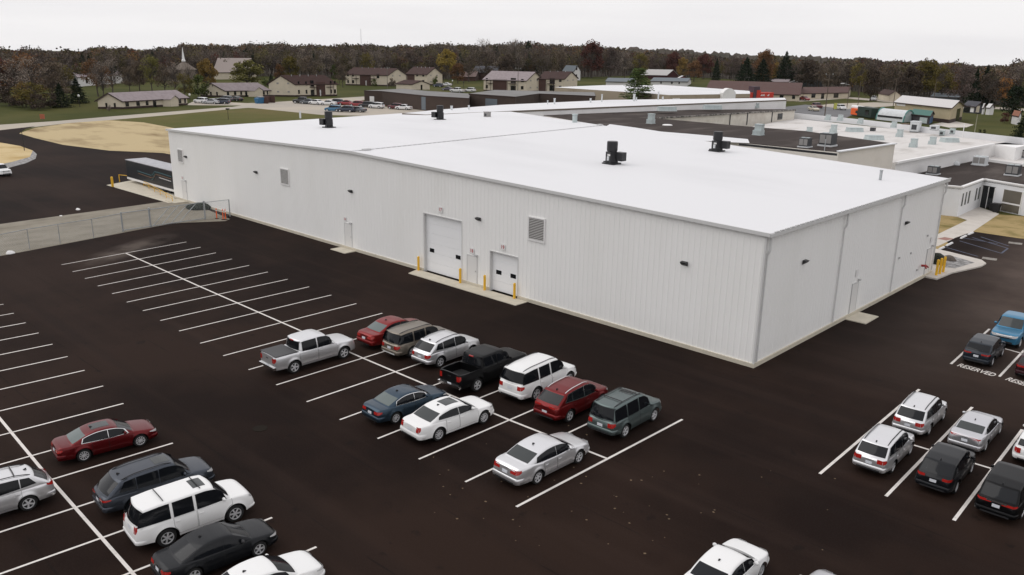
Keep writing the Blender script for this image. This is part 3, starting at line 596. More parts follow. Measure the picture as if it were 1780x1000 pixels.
sheet('straw_lawn_left', [W(46.5, 52), (1628, 372), (1665, 377), (1681, 384), (1631, 408), W(46.5, 56)], .005, m_strawd)
sheet('straw_lawn', [(1735, 373), (1790, 377), (1900, 392), (1900, 430), (1780, 415.5), (1768, 414), (1690, 402.5)], .007, m_strawd)
sheet('sidewalk', [W(45.2, 52), (1625, 410), (1631, 407), (1681, 383), (1663, 377), (1702, 360), (1737, 372), (1692, 402.5), (1660, 414), (1631, 428)], .012, m_walk)
# ---- painted markings: parts of the asphalt
def stripe(name, a, b, wd=.105, z=.006, m=None, px=True, parent=None):
    a = P(*a)[:2] if px else np.array(a, float); b = P(*b)[:2] if px else np.array(b, float)
    d = (b - a) / np.linalg.norm(b - a); n = np.array([-d[1], d[0]]) * wd / 2
    v = [(*(a - n), z), (*(b - n), z), (*(b + n), z), (*(a + n), z)]
    o = MB().add(v, [(0, 1, 2, 3)]).build(name, m or m_line, parent or asph); return o
LA = [(106.8, 460.5), (126.3, 472.6), (147.6, 484.5), (170, 497.5), (194.8, 510.8), (220.3, 525.6), (248.2, 540.5), (278.8, 557.5), (311.3, 575.7), (348, 597), (387.8, 618.8), (432, 643), (480, 669.5), (533, 698.7), (590.5, 730), (656.4, 762.7), (728, 798.5), (808.8, 838), (897.5, 881.3)]
RA = [(324, 420.9), (348.7, 430), (375.4, 439.7), (403.1, 450.5), (433.2, 461.6), (465.5, 473.1), (500, 485.7), (537.4, 498.8), (576, 513.1), (619.4, 528), (664.6, 544.7)]
for i, a in enumerate(LA):
    if i <= 10: b_ = P(*RA[i])[:2]
    else: b_ = np.array([27.09, 5.21]) + (np.array([49.89, 5.47]) - np.array([27.09, 5.21])) * (i - 10) / 8
    stripe('stall_line', P(*a)[:2], b_, px=False, wd=.12 if i == 18 else .105)
pts = [(219, 440.6), (346.5, 498), (490.7, 561.3), (632.6, 623.6), (887.6, 731.4), (1055, 797.5)]
for a, b_ in zip(pts, pts[1:]): stripe('centre_line', a, b_, .125, .009)
RBp = {0: (6, 529.1), 1: (24, 544.7), 2: (44.6, 561.3), 3: (67.2, 579), 4: (91.4, 598.5), 5: (117.6, 620), 6: (147, 644), 7: (179.5, 671.2), 8: (214.7, 701.6), 10: (300.5, 770.5), 13: (473, 900), 14: (550, 951)}
for i in range(-2, 16):
    if i in RBp: q = P(*RBp[i])[:2]
    elif i > 10: a, b_ = P(*RBp[13])[:2], P(*RBp[14])[:2]; q = a + (b_ - a) * (i - 13)
    else: a, b_ = P(*RBp[0])[:2], P(*RBp[10])[:2]; q = a + (b_ - a) * i / 10
    stripe('stall_line', q, q + np.array([-.62, -10.0]), px=False)
for a, b_ in (((-40, 680), (86.4, 832.5)), ((86.4, 832.5), (226, 991.5)), ((226, 991.5), (300, 1080))): stripe('centre_line', a, b_, .125, .009)
for a, b_ in (((1425, 824), (1598, 677)), ((1540, 863), (1690, 708)), ((1658, 905), (1777, 747)), ((1653, 633), (1720, 572)), ((1737, 655), (1800, 588)), ((1585, 773), (1734, 818)), ((1745, 606), (1800, 621))): stripe('stall_line', a, b_, .13)
v, f = text_mb('RESERVED', .56)
def ground_text(c, right):
    c = P(*c)[:2]; u = P(*right)[:2] - c; u = u / np.linalg.norm(u); n = np.array([-u[1], u[0]])
    xs_ = [p[0] for p in v]; k = 1.95 / (max(xs_) - min(xs_))
    m = MB().add([(*(c + u * p[0] * k + n * p[1] * 1.45), .006) for p in v], f); m.build('reserved_lettering', m_line, asph)
ground_text((1697.5, 643.5), (1727, 652)); ground_text((1783, 669), (1800, 674.5))
for a, b_ in (((1675, 414), (1735, 424)), ((1668, 419), (1742, 441)), ((1690, 413), (1752, 432)), ((1705, 412), (1754, 428)), ((1640, 429), (1700, 446)), ((1752, 432), (1740, 441))): stripe('faded_blue_line', a, b_, .16, .006, m_bluel)
for c_ in ((1720, 450), (1765, 423)):
    a = P(c_[0], c_[1])[:2]; stripe('faded_white_box', a - [.55, .1], a + [.55, .1], .9, .006, mat('faded_paint', (.30, .28, .25), .9, vary=(2.5, (.15, .13, .11), .4, .65)), px=False)
stripe('tactile_pad', (1637, 417), (1650, 414), .9, .016, mat('brick_red_pad', (.30, .16, .13), .9), parent=None)
# ------------------------------------------------------------------ warehouse
X0, X1, YF = -22.2, 48.95, 14.1; XR, ZR, ZE = 11.92, 8.48, 7.68
wh = thing('warehouse', 'huge white ribbed steel warehouse with a low gabled white roof', 'warehouse', ((X0 + X1) / 2, YF, 0))
def zroof(x): return ZE + (ZR - ZE) * (1 - abs(x - XR) / ((XR - X0) if x < XR else (X1 - XR)))
doors = [(20.95, 25.20, 4.62, 'overhead_door'), (28.2, 30.9, 2.95, 'overhead_door')]
PER = .38
def rib_wall(x0, x1, place, ztop, holes, flip=1):
    """ribbed steel sheet: a run of trapezoid ribs; place(s, out) -> (x, y)"""
    m = MB(); n = int((x1 - x0) / PER); s_ = [x0]
    while s_[-1] + PER < x1: s_.append(s_[-1] + PER)
    edges = []
    for s in s_: edges += [(s, 0), (s + .245, 0), (s + .275, .017), (s + .345, .017), (s + .375, 0)]
    edges = [e for e in edges if e[0] < x1] + [(x1, 0)]
    for (a, oa), (b_, ob) in zip(edges, edges[1:]):
        mid = (a + b_) / 2; z0 = .22
        for h0, h1, hz, _ in holes:
            if h0 < mid < h1: z0 = hz
        pa, pb = place(a, oa), place(b_, ob)
        m.add([(*pa, z0), (*pb, z0), (*pb, ztop(b_)), (*pa, ztop(a))], [(0, 1, 2, 3)])
    return m
rib_wall(X0, X1, lambda s, o: (s, YF - o), lambda s: zroof(s) - .12, doors).build('front_wall', m_white, wh, world=True, recalc=False)
YB = 43.4
rib_wall(YF, YB, lambda s, o: (X1 + o, s), lambda s: ZE - .12, []).build('side_wall', m_white, wh, world=True, recalc=False)
B1 = P(715, 196, ZE); A1 = P(888, 194.2, 7.95); RB_ = P(1047, 218, ZR); CR = (X1, YB)
MB().add([(X0 + .05, YF + .1, 0), (B1[0], B1[1], 0), (B1[0], B1[1], ZE - .1), (X0 + .05, YF + .1, ZE - .1)], [(0, 1, 2, 3)]).add([(X1, YB, 0), (RB_[0], RB_[1], 0), (RB_[0], RB_[1], ZR - .1), (X1, YB, ZE - .1)], [(0, 1, 2, 3)]).build('rear_wall', m_white, wh, world=True)
MB().box(X0 - .06, YF - .10, 0, 20.9, YF + .05, .23).box(25.25, YF - .10, 0, 28.15, YF + .05, .23).box(30.95, YF - .10, 0, X1 + .10, YF + .05, .23).box(X1 - .05, YF + .05, 0, X1 + .10, YB, .235).build('foundation', m_conc, wh, world=True)
# roof: two slopes with standing seams, overhanging a little
rf = MB(); e = .12
fl = (X0 - e, YF - e, ZE); fr = (X1 + .28, YF - e, ZE - .01); fm = (XR, YF - e, ZR)
bl = (B1[0] - .1, B1[1], ZE); ba = (A1[0], A1[1], 7.95); bm_ = (RB_[0], RB_[1], ZR); br = (X1 + .28, YB, ZE - .01)
rf.add([fl, fm, bm_, ba, bl], [(0, 1, 2), (0, 2, 3), (0, 3, 4)]); rf.add([fm, fr, br, bm_], [(0, 1, 2, 3)])
roof = rf.build('roof', m_roofw, wh, world=True)
MB().bar((XR, YF - e, ZR + .03), (RB_[0], RB_[1], ZR + .03), .34, t2=.05).build('ridge_cap', m_roofw, wh, world=True)
y = YF + .6
while y < RB_[1] - .4:
    xr = XR + (RB_[0] - XR) * (y - YF) / (RB_[1] - YF); MB().box(xr + .17, y, ZR + .005, xr + .23, y + .34, ZR + .045).build('ridge_closure', m_trimd, wh, world=True); y += .61
MB().box(XR + .1, YF + .9, ZR + .0, XR + .5, YF + 1.6, ZR + .14).build('ridge_end_cap', m_trimd, wh, world=True)
MB().box(RB_[0] - .1, RB_[1] - .9, ZR, RB_[0] + .25, RB_[1] - .3, ZR + .16).build('ridge_end_cap', m_trimd, wh, world=True)
rk = MB(); rk.bar((X0 - e, YF - .17, ZE - .07), (XR, YF - .17, ZR - .07), .10, t2=.20).bar((XR, YF - .17, ZR - .07), (X1 + .3, YF - .17, ZE - .08), .10, t2=.20); rk.build('rake_trim', m_trim, wh, world=True)
MB().box(X1 + .06, YF - .15, ZE - .22, X1 + .34, YB, ZE - .03).build('gutter', m_trim, wh, world=True)
y = YF + .3
while y < YB - .2: MB().box(X1 + .25, y + .06, ZE - .025, X1 + .345, y + .46, ZE + .035).build('seam_closure', m_trimd, wh, world=True); y += .61
MB().box(X1 - .02, YF - .07, .2, X1 + .075, YF + .03, ZE - .15).build('corner_trim', m_trim, wh, world=True)
for y in (YF + .18, 24.35, 34.25, YB - .25):
    MB().bar((X1 + .20, y, ZE - .2), (X1 + .20, y, ZE - 1.0), .11).bar((X1 + .20, y, ZE - .98), (X1 + .09, y, ZE - 1.25), .10).bar((X1 + .09, y, ZE - 1.22), (X1 + .09, y, .3), .075).build('downspout', mat('pale_downspout', (.64, .64, .63), .5), wh, world=True)
def sign_number(txt, x, z, par, h=.42):
    s = MB().box(x - h * .55, YF - .062, z - h / 2, x + h * .55, YF - .042, z + h / 2).build('number_sign', m_signw, par, world=True)
    v_, f_ = text_mb(txt, h * .85); MB().add([(x + p[0], YF - .066, z + p[1]) for p in v_], f_).build('number_lettering', m_red, s).location = -Vector(par.location)
for x0, x1, z1, nm in doors:
    d = MB(); zz = 0.06; n = 6 if z1 > 4 else 4; hh = (z1 - .06) / n
    for k in range(n): d.box(x0, YF + .22, zz + k * hh + .012, x1, YF + .27, zz + (k + 1) * hh - .004)
    d.box(x0, YF + .24, .05, x1, YF + .29, z1)
    dd_ = d.build('overhead_door', m_door, wh, world=True)
    zw = 1.62 if z1 > 4 else 1.30
    for xx in (x0 + .38, x1 - .92 + .02):
        MB().box(xx, YF + .205, zw, xx + .52, YF + .218, zw + .30).build('door_window', m_glassd, dd_).location = -Vector(wh.location)
    MB().box(x0 - .05, YF - .045, .0, x0, YF + .30, z1 + .05).box(x1, YF - .045, 0, x1 + .05, YF + .30, z1 + .05).box(x0, YF - .045, z1, x1, YF + .30, z1 + .05).build('door_frame', m_trim, wh, world=True)
sign_number('17', 22.9, 5.17, wh); sign_number('18', 26.3, 2.62, wh); sign_number('19', 29.45, 3.45, wh); sign_number('16', 10.6, 2.6, wh, .34); sign_number('15', -19.7, 2.6, wh, .34)
def pdoor(x, w_=.95, h=2.15):
    fr_ = MB().box(x - .07, YF - .055, .12, x, YF - .0, h + .14).box(x + w_, YF - .055, .12, x + w_ + .07, YF, h + .14).box(x, YF - .055, h + .07, x + w_, YF, h + .14).build('door_frame', m_trim, wh, world=True)
    d = MB().box(x, YF - .042, .12, x + w_, YF + .0, h + .07).build('steel_door', mat('grey_white_door', (.74, .73, .71), .5), wh, world=True)
    MB().box(x + w_ - .12, YF - .075, 1.1, x + w_ - .06, YF - .042, 1.2).build('handle', m_trimd, d).location = -Vector(wh.location)
    MB().box(x + w_ - .1, YF - .2, h + .18, x + w_ + .12, YF - .04, h + .26).build('door_light', m_trimd, wh, world=True)
pdoor(25.85); pdoor(10.5); pdoor(-19.9)
for x0, x1, z0, z1 in ((31.9, 33.25, 4.5, 5.94), (.72, 2.0, 4.48, 5.80), (-20.2, -19.1, 4.36, 5.62)):
    fr_ = MB().box(x0 - .10, YF - .09, z0 - .12, x1 + .10, YF - .0, z0).box(x0 - .10, YF - .08, z1, x1 + .10, YF - .0, z1 + .09).box(x0 - .10, YF - .08, z0, x0, YF, z1).box(x1, YF - .08, z0, x1 + .10, YF, z1).build('louver_frame', m_signw, wh, world=True)
    s_ = MB(); n = 13
    for k in range(n):
        z = z0 + (k + .15) * (z1 - z0) / n; s_.add([(x0, YF - .07, z), (x1, YF - .07, z), (x1, YF - .045, z + .052), (x0, YF - .045, z + .052)], [(0, 1, 2, 3)])
    s_.build('louver_slats', mat('louver_slat_grey', (.40, .39, .375), .6), fr_).location = -Vector(wh.location)
    MB().box(x0, YF - .04, z0, x1, YF - .037, z1).build('louver_opening', mat('louver_dark', (.05, .047, .044), .8), fr_).location = -Vector(wh.location)
def packlight(x, y, z, dx, dy):
    m = MB(); n = (dx, dy)
    q = [(x + dy * .20, y + dx * .20), (x - dy * .20, y - dx * .20)]
    m.prism([(q[0][0], q[0][1], z + .13), (q[1][0], q[1][1], z + .13), (q[1][0] + dx * .24, q[1][1] + dy * .24, z + .10), (q[0][0] + dx * .24, q[0][1] + dy * .24, z + .10)],
            [(q[0][0], q[0][1], z - .13), (q[1][0], q[1][1], z - .13), (q[1][0] + dx * .16, q[1][1] + dy * .16, z - .02), (q[0][0] + dx * .16, q[0][1] + dy * .16, z - .02)])
    o = m.build('wall_light', m_black, wh, world=True)
    return o
for x, z in ((-18.33, 5.0), (-3.73, 4.98), (11.64, 5.1), (27.02, 5.08), (44.14, 5.07)): packlight(x, YF - .04, z, 0, -1)
for y in (19.1, 35.6): packlight(X1 + .04, y, 5.2, 1, 0)
for y in (27.1, 41.6):
    MB().box(X1 - .0, y, .12, X1 + .045, y + .92, 2.25).build('steel_door', mat('grey_white_door', (.74, .73, .71), .5), wh, world=True)
    MB().box(X1 + .02, y - .06, .12, X1 + .06, y, 2.32).box(X1 + .02, y + .92, .12, X1 + .06, y + .98, 2.32).box(X1 + .02, y, 2.25, X1 + .06, y + .92, 2.32).build('door_frame', m_trim, wh, world=True)
    MB().box(X1 + .04, y + .25, 2.75, X1 + .06, y + .65, 3.2).build('number_sign', m_signw, wh, world=True)
    MB().box(X1 + .04, y + .8, 2.38, X1 + .18, y + .96, 2.5).build('door_light', m_trimd, wh, world=True)
for y, z in ((35.2, 2.6), (37.6, 2.55), (39.6, .9), (40.9, 3.4)): MB().box(X1 + .03, y, z, X1 + .1, y + .16, z + .14).build('wall_box', m_trimd, wh, world=True)
# concrete pads
MB().prism([(20.2, YF - .12, .05), (32.0, YF - .12, .05), (32.0, 12.75, .05), (20.6, 12.75, .05)], [(20.2, YF - .12, 0), (32.0, YF - .12, 0), (32.0, 12.75, 0), (20.6, 12.75, 0)]).build('loading_pad', m_conc); tag(bpy.data.objects['loading_pad'], kind='structure')
for nm, a in (('door_slab', [(10.0, YF - .11), (12.1, YF - .11), (12.1, 12.85), (10.0, 12.85)]), ('door_slab', [(-21.3, YF - .11), (-19.0, YF - .11), (-19.0, 12.6), (-21.3, 12.6)]), ('door_slab', [(X1 + .11, 26.4), (X1 + .11, 28.6), (X1 + 1.45, 28.6), (X1 + 1.45, 26.4)])):
    tag(MB().prism([(*p, .06) for p in a], [(*p, 0) for p in a]).build(nm, m_conc), kind='structure')
# bollards
def bollard(label, x, y, h=1.05, r=.085, m=None, group='yellow bollards'):
    mb = MB().tube([(0, 0, 0), (0, 0, h - .04), (0, 0, h)], [r, r, r * .55], 12); o = mb.build('bollard', m or m_yel, smooth=40); o.location = (x, y, .05)
    return tag(o, label, 'bollard', group)
for lab, px, py in (('yellow bollard left of the tall overhead door', 727.6, 470), ('yellow bollard right of the tall overhead door', 800, 492), ('yellow bollard left of the short overhead door', 842.4, 504.4), ('yellow bollard right of the short overhead door', 894, 519)):
    p = P(px, py, .05); bollard(lab, p[0], p[1], 1.12, .095)
for lab, px, py in (('yellow bollard nearest the camera of three at the warehouse far corner', 1627, 480), ('middle yellow bollard of three at the warehouse far corner', 1633, 477.5), ('yellow bollard farthest from the camera of three at the warehouse far corner', 1639, 474.5)):
    p = P(px, py, .05); bollard(lab, p[0], p[1], 1.35, .10)
bollard('dark red post by the fire hose connection', P(1616, 475)[0], P(1616, 475)[1], 1.1, .07, m_redpaint, None)
hy = MB().tube([(X1 + .12, 40.35, 1.2), (X1 + .45, 40.35, 1.25)], .09, 8).tube([(X1 + .40, 40.35, 1.3), (X1 + .55, 40.1, 1.1)], .06, 8).tube([(X1 + .40, 40.35, 1.3), (X1 + .55, 40.6, 1.1)], .06, 8).build('hose_connection', m_redpaint, wh, world=True)
# corner island
isl = sheet('corner_kerb', [W(48.3, 41.7), (1628, 487), (1655, 476), (1705, 465), (1714, 460), (1706, 454), (1650, 440), (1628, 435), W(44, 52), W(44, 42)], .12, m_walk)
me = isl.data; bm = bmesh.new(); bm.from_mesh(me); r_ = bmesh.ops.extrude_face_region(bm, geom=bm.faces[:]); [v_.co.__setitem__(2, 0) for v_ in r_['geom'] if isinstance(v_, bmesh.types.BMVert)]; bmesh.ops.recalc_face_normals(bm, faces=bm.faces); bm.to_mesh(me); bm.free()
sheet('island_gravel', [(1630, 447), (1650, 446), (1694, 459), (1660, 469), (1641, 467), (1630, 462)], .126, m_riprap)
def rock(name, label, cat, p, s, m, seed, kind=None):
    random.seed(seed); bm = bmesh.new(); bmesh.ops.create_icosphere(bm, subdivisions=3, radius=1)
    ph = [random.uniform(0, 6) for _ in range(6)]
    for v_ in bm.verts:
        c_ = v_.co; k = 1 + .10 * math.sin(3.1 * c_.x + ph[0]) + .10 * math.sin(3.7 * c_.y + ph[1]) + .08 * math.sin(5 * c_.z + ph[2]) + random.uniform(-.03, .03)
        v_.co = Vector((c_.x * s[0] * k, c_.y * s[1] * k, max(c_.z, -.3) * s[2] * k + s[2] * .25))
    me = bpy.data.meshes.new(name); bm.to_mesh(me); bm.free(); me.materials.append(m); o = bpy.data.objects.new(name, me); COL.objects.link(o); o.location = [float(a) for a in p]
    return tag(o, label, cat)
rock('boulder', 'brown boulder on the gravel island at the warehouse corner', 'boulder', (*P(1650, 452, .12)[:2], .12), (.6, .4, .3), mat('brown_rock', (.12, .10, .085), .95, bump=(4, .8, .1)), 3)
rock('shrub', 'small dark shrub tight against the warehouse far corner', 'shrub', (*P(1630, 458, .12)[:2], .12), (.55, .6, .75), mat('dark_shrub', (.018, .022, .014), 1, bump=(6, 1, .2)), 5)
rock('tarp_heap', 'low dark green covered heap beside the warehouse wall behind the gate', 'heap', P(345, 362), (1.7, 1.0, .45), mat('dark_green_tarp', (.014, .024, .014), .8, spec=.15, vary=(2, (.008, .011, .008), .4, .6), bump=(3, .8, .15)), 8)
# wheel stops
for i, (a, b_) in enumerate((((1632, 434.5), (1641, 430.5)), ((1645, 428), (1655.5, 423)), ((1670, 415), (1679.5, 410.5)), ((1683, 408.5), (1691.5, 405)))):
    a, b_ = P(*a), P(*b_); c_ = (a + b_) / 2; u = (b_ - a); ln = np.linalg.norm(u); u /= ln; n_ = np.array([-u[1], u[0], 0])
    m = MB(); hl = ln / 2
    top = [(*(s1 * u * (hl - .05) + s2 * n_ * .05)[:2], .13) for s1, s2 in ((-1, -1), (1, -1), (1, 1), (-1, 1))]; bot = [(*(s1 * u * hl + s2 * n_ * .09)[:2], 0) for s1, s2 in ((-1, -1), (1, -1), (1, 1), (-1, 1))]
    o = m.prism(top, bot).build('wheel_stop', m_signw); o.location = (c_[0], c_[1], .002)
    tag(o, ('white wheel stop nearest the warehouse wall', 'second white wheel stop from the warehouse, beside the red pad', 'third white wheel stop from the warehouse', 'white wheel stop farthest from the warehouse, by the straw lawn')[i], 'wheel stop', 'white wheel stops')
# ------------------------------------------------------------------ roof units of the warehouse: black exhaust fans
def exhaust(label, p, s=1.0, flip=1):
    t_ = thing('exhaust_fan', label, 'exhaust fan', p, 0, 'black exhaust fans on the warehouse roof')
    if flip < 0: t_.rotation_euler = (0, 0, math.pi)
    MB().box(-.55, -.55, 0, .55, .55, .10).box(-.75, -.12, .02, .0, .12, .16).build('base', m_black, t_)
    a = R(-20); ux, uy = (math.cos(a), math.sin(a)), (-math.sin(a), math.cos(a))
    MB().obox((0, 0), ux, uy, .36, .36, .10, .95).build('housing', m_black, t_)
    MB().tube([(0, 0, .93), (0, 0, 1.08), (0, 0, 1.68), (0, 0, 1.78)], [.36, .43, .43, .41], 20).build('stack', m_black, t_, smooth=40)
    MB().obox((.62, .30), (1, 0), (0, 1), .36, .30, .28, .95).build('motor_box', m_black, t_)
    MB().tube([(-.05, -.40, .30), (-.05, -.40, .62)], .11, 10).build('motor', m_unitw, t_)
    MB().box(-.12, -.44, .66, .16, -.38, .80).build('bracket', m_trim, t_)
for lab, px, py, fl_ in (('black exhaust fan nearest the camera on the white roof', 1063, 285, 1), ('black exhaust fan at the right near the dark roof', 1246, 263, 1), ('black exhaust fan on the far left roof slope', 572, 222, -1), ('black exhaust fan farthest away on the left roof slope', 765, 208.5, -1)):
    p = P(px, py, zroof(P(px, py, 8.1)[0])); exhaust(lab, p, 1, fl_)
def box_unit(name, label, cat, px, py, wpx, hpx, z, m, kind='box', group=None, depth=1.0):
    """roof unit standing at photo point (px,py) on a roof of height z, measured wpx by hpx photo pixels"""
    p = P(px, py, z); k = mpp(p); w_, h = wpx * k, hpx * k; o = thing(name, label, cat, p, R(0), group)
    s = w_ / 1.35; d = s * depth
    if kind == 'box':
        MB().box(-s / 2, -d / 2, .08 * h, s / 2, d / 2, .9 * h).build('cabinet', m, o); MB().box(-s / 2 - .04, -d / 2 - .04, .9 * h, s / 2 + .04, d / 2 + .04, h).build('lid', m, o)
        MB().box(-s * .46, -d * .46, -.02, s * .46, d * .46, .08 * h).build('curb', m_darkunit, o)
        MB().box(-s * .3, -d / 2 - .015, .25 * h, s * .3, -d / 2, .7 * h).build('louver', m_darkunit, o)
    elif kind == 'step':
        MB().box(-s / 2, -d / 2, 0, s / 2, d / 2, .45 * h).box(-s * .55, -d * .55, 0, s * .55, d * .55, .06 * h).build('curb', m, o); MB().box(-s * .36, -d * .36, .45 * h, s * .5, d * .36, .92 * h).build('hood', m, o)
        MB().box(-s * .40, -d * .40, .92 * h, s * .54, d * .40, h).build('lid', m, o)
    elif kind == 'long':
        s = w_ * .95; MB().prism([(-s / 2 + .1, -.6, h * .8), (s / 2 - .1, -.6, h * .8), (s / 2 - .1, .6, h * .8), (-s / 2 + .1, .6, h * .8)], [(-s / 2, -.75, 0), (s / 2, -.75, 0), (s / 2, .75, 0), (-s / 2, .75, 0)]).build('curb', m, o)
        MB().box(-s / 2 + .06, -.64, h * .8, s / 2 - .06, .64, h * .8 + .05).build('lid', m, o)
        o.rotation_euler = (0, 0, R(48))
    elif kind == 'pipe':
        MB().tube([(0, 0, -.05), (0, 0, h)], w_ / 2 * .8, 10).tube([(0, 0, h * .92), (0, 0, h * 1.02)], w_ / 2, 10).build('pipe', m, o, smooth=40)
    elif kind == 'dome':
        MB().tube([(0, 0, 0), (0, 0, h * .3), (0, 0, h * .75), (0, 0, h)], [w_ / 2, w_ / 2, w_ * .38, w_ * .1], 14).build('dome', m, o, smooth=40)
    elif kind == 'ac':
        MB().box(-s / 2, -d / 2, .12 * h, s / 2, d / 2, h).build('cabinet', m, o); MB().box(-s / 2 - .1, -d / 2 - .1, 0, s / 2 + .1, d / 2 + .1, .12 * h).build('curb', m_unitw, o)
        for q in (-.22, .22): MB().tube([(q * s * 1.1, 0, h), (q * s * 1.1, 0, h + .05)], d * .22, 14).build('fan', m_unit, o)
        MB().box(-s * .45, -d / 2 - .02, .25 * h, -s * .02, -d / 2, .9 * h).box(s * .04, -d / 2 - .02, .25 * h, s * .45, -d / 2, .9 * h).build('coil', m_grey, o)
    return o
G1 = 'roof units'
box_unit('condenser', 'small grey condenser on the far part of the white roof', 'condenser', 847, 204.5, 12, 10, 7.95, m_grey, 'box')
box_unit('roof_vent', 'pale vent hood at the far edge of the white warehouse roof', 'vent', 999, 214, 11, 15, 8.3, m_unit, 'pipe')
box_unit('vent_pipe', 'short pipe standing near the right end of the white roof', 'vent pipe', 1530, 313, 6, 17, 7.75, m_galv, 'pipe')
box_unit('vent_pipe', 'short white pipe at the far left edge of the white roof', 'vent pipe', 522, 205, 4, 11, 7.68, m_unitw, 'pipe')
# ------------------------------------------------------------------ the older factory behind: long white hall, dark roofs, cream wing, office
def hall(name, label, px, ztop, m_w, m_r, zb=0.0, fascia=None, roof_off=.0, cat='building', parapet=0):
    """flat-roofed block from the photo points of its roof corners; each point is (px, py[, z])"""
    top = [P(p[0], p[1], p[2] if len(p) > 2 and p[2] != 'w' else ztop) if not (len(p) > 2 and p[-1] == 'w') else np.array([p[0], p[1], ztop]) for p in px]
    c_ = sum(top) / len(top); t_ = thing(name, label, cat, (c_[0], c_[1], 0))
    MB().prism([(*p[:2], p[2] - .05) for p in top], [(*p[:2], zb) for p in top], cap=False).build('wall', m_w, t_, world=True)
    MB().prism([tuple(p) for p in top], [(*p[:2], p[2] - .05) for p in top]).build('roof', m_r, t_, world=True)
    if parapet:
        m = MB()
        for a, b_ in zip(top, top[1:] + top[:1]): m.bar((a[0], a[1], a[2] + parapet / 2), (b_[0], b_[1], b_[2] + parapet / 2), .25, t2=parapet)
        m.build('parapet', m_w, t_, world=True)
    if fascia:
        m = MB()
        for a, b_ in zip(top, top[1:] + top[:1]):
            cc = np.array([(a + b_)[0] / 2 - c_[0], (a + b_)[1] / 2 - c_[1], 0]); cc = cc / (np.linalg.norm(cc) + 1e-6) * .06
            m.bar(np.array([a[0], a[1], a[2] - .10]) + cc, np.array([b_[0], b_[1], b_[2] - .10]) + cc, .10, t2=.22)
        m.build('fascia', fascia, t_, world=True)
    return t_, top
ZL = 7.9
E_top = [P(x, y, ZL) for x, y in ((740, 199.5), (870, 193.8), (1060, 185.8), (1367, 173.6))]
longhall, _t = hall('factory_hall', 'long low white factory hall crossing behind the warehouse', [(740, 199.5), (870, 193.8), (1060, 185.8), (1367, 173.6), (1364, 170.2), (1060, 173.8), (870, 182.5), (755, 191.5), (700, 197)], ZL, m_wwall, m_roofw, fascia=m_fascia)
def on_line(px):  # point of the hall's near wall under photo column px
    best = None
    for a, b_ in zip(E_top, E_top[1:]):
        for s in np.linspace(0, 1, 200):
            q = a + (b_ - a) * s; d = q - CAM; x = 890 + FPX * (d @ RT) / (d @ FW)
            if best is None or abs(x - px) < best[0]: best = (abs(x - px), q)
    return best[1]
w1 = on_line(945); zB = 7.2
def wl(px, py): q = on_line(px); return (q[0], q[1], vz(q, px, py))
a0, a1, a2, a3 = wl(945, 200.5), wl(1060, 196), wl(1200, 191), wl(1364, 190)
p1145 = P(1143, 206, zB); 
Bpts = [np.array(a0), P(1045, 217, zB), P(1130, 229, zB), P(1290, 248, zB), P(1458, 264, zB), P(1556, 250, zB), P(1400, 228, zB), P(1300, 220, zB), p1145]
cB = sum(Bpts) / len(Bpts)
Bh = thing('factory_block', 'older factory block with a dark ballasted roof touching the warehouse', 'building', (cB[0], cB[1], 0))
low = [p.copy() for p in Bpts]
MB().prism([tuple(p - [0, 0, .06]) for p in Bpts], [(*p[:2], 0) for p in Bpts], cap=False).build('wall', mat('off_white_block', (.72, .68, .62), .8, vary=(.5, (.66, .62, .56), .45, .7)), Bh, world=True)
MB().prism([tuple(p) for p in Bpts], [tuple(p - [0, 0, .06]) for p in Bpts]).build('roof', m_darkroof, Bh, world=True)
MB().bar(P(1458, 263.5, zB + .03), P(1556, 249.5, zB + .03), .5, t2=.12).build('parapet', m_office, Bh, world=True)
MB().bar(P(1285, 251, zB + .2), P(1455, 269, zB + .2), .12, t2=.22).build('flashing', m_black, Bh, world=True)
MB().add([P(1060, 216, zB + .02), P(1105, 222, zB + .02), P(1150, 229, zB + .02), P(1200, 233, zB + .02), P(1300, 242, zB + .02), P(1303, 249, zB + .02), P(1200, 244, zB + .02), P(1050, 222, zB + .02)], [tuple(range(8))]).build('membrane_edge', m_roofw, Bh, world=True)
zD = 4.8; cr_b = P(1380, 208, zD); zc = vz(cr_b, 1380, 191.5)
Cp = [np.array(p1145), np.array([cr_b[0], cr_b[1], zc]), np.array(a3), np.array(a2), np.array(a1), np.array(a0)]
cC = sum(Cp) / 6; Ch = thing('factory_wing', 'cream walled factory wing with a dark roof in front of the long white hall', 'building', (cC[0], cC[1], 0))
Cp[0] = Cp[0] + [0, 0, .02]
MB().prism([tuple(p - [0, 0, .05]) for p in Cp], [(*p[:2], 0) for p in Cp], cap=False).build('wall', m_cream, Ch, world=True)
MB().prism([tuple(p) for p in Cp], [tuple(p - [0, 0, .05]) for p in Cp]).build('roof', m_darkroof, Ch, world=True)
fa, fb = Cp[0], Cp[1]; nrm = np.array([(fb - fa)[1], -(fb - fa)[0], 0]); nrm /= np.linalg.norm(nrm)
if nrm @ (CAM - fa) < 0: nrm = -nrm
MB().bar(fa + nrm * .1 + [0, 0, .03], fb + nrm * .1 + [0, 0, .03], .3, t2=.22).build('flashing', mat('torn_flashing', (.26, .24, .22), .8, vary=(1.5, (.05, .045, .04), .45, .55)), Ch, world=True)
for s in (.47, .60, .80): q = fa + (fb - fa) * s + nrm * .08; MB().bar((q[0], q[1], zD), (q[0], q[1], q[2]), .12).build('downspout', m_darkunit, Ch, world=True)
q = fa + (fb - fa) * .87 + nrm * .05; u_ = (fb - fa) / np.linalg.norm(fb - fa)
MB().obox(q, u_, nrm, .9, .04, zD + .3, zc - .35).build('doorway', m_glassd, Ch, world=True)
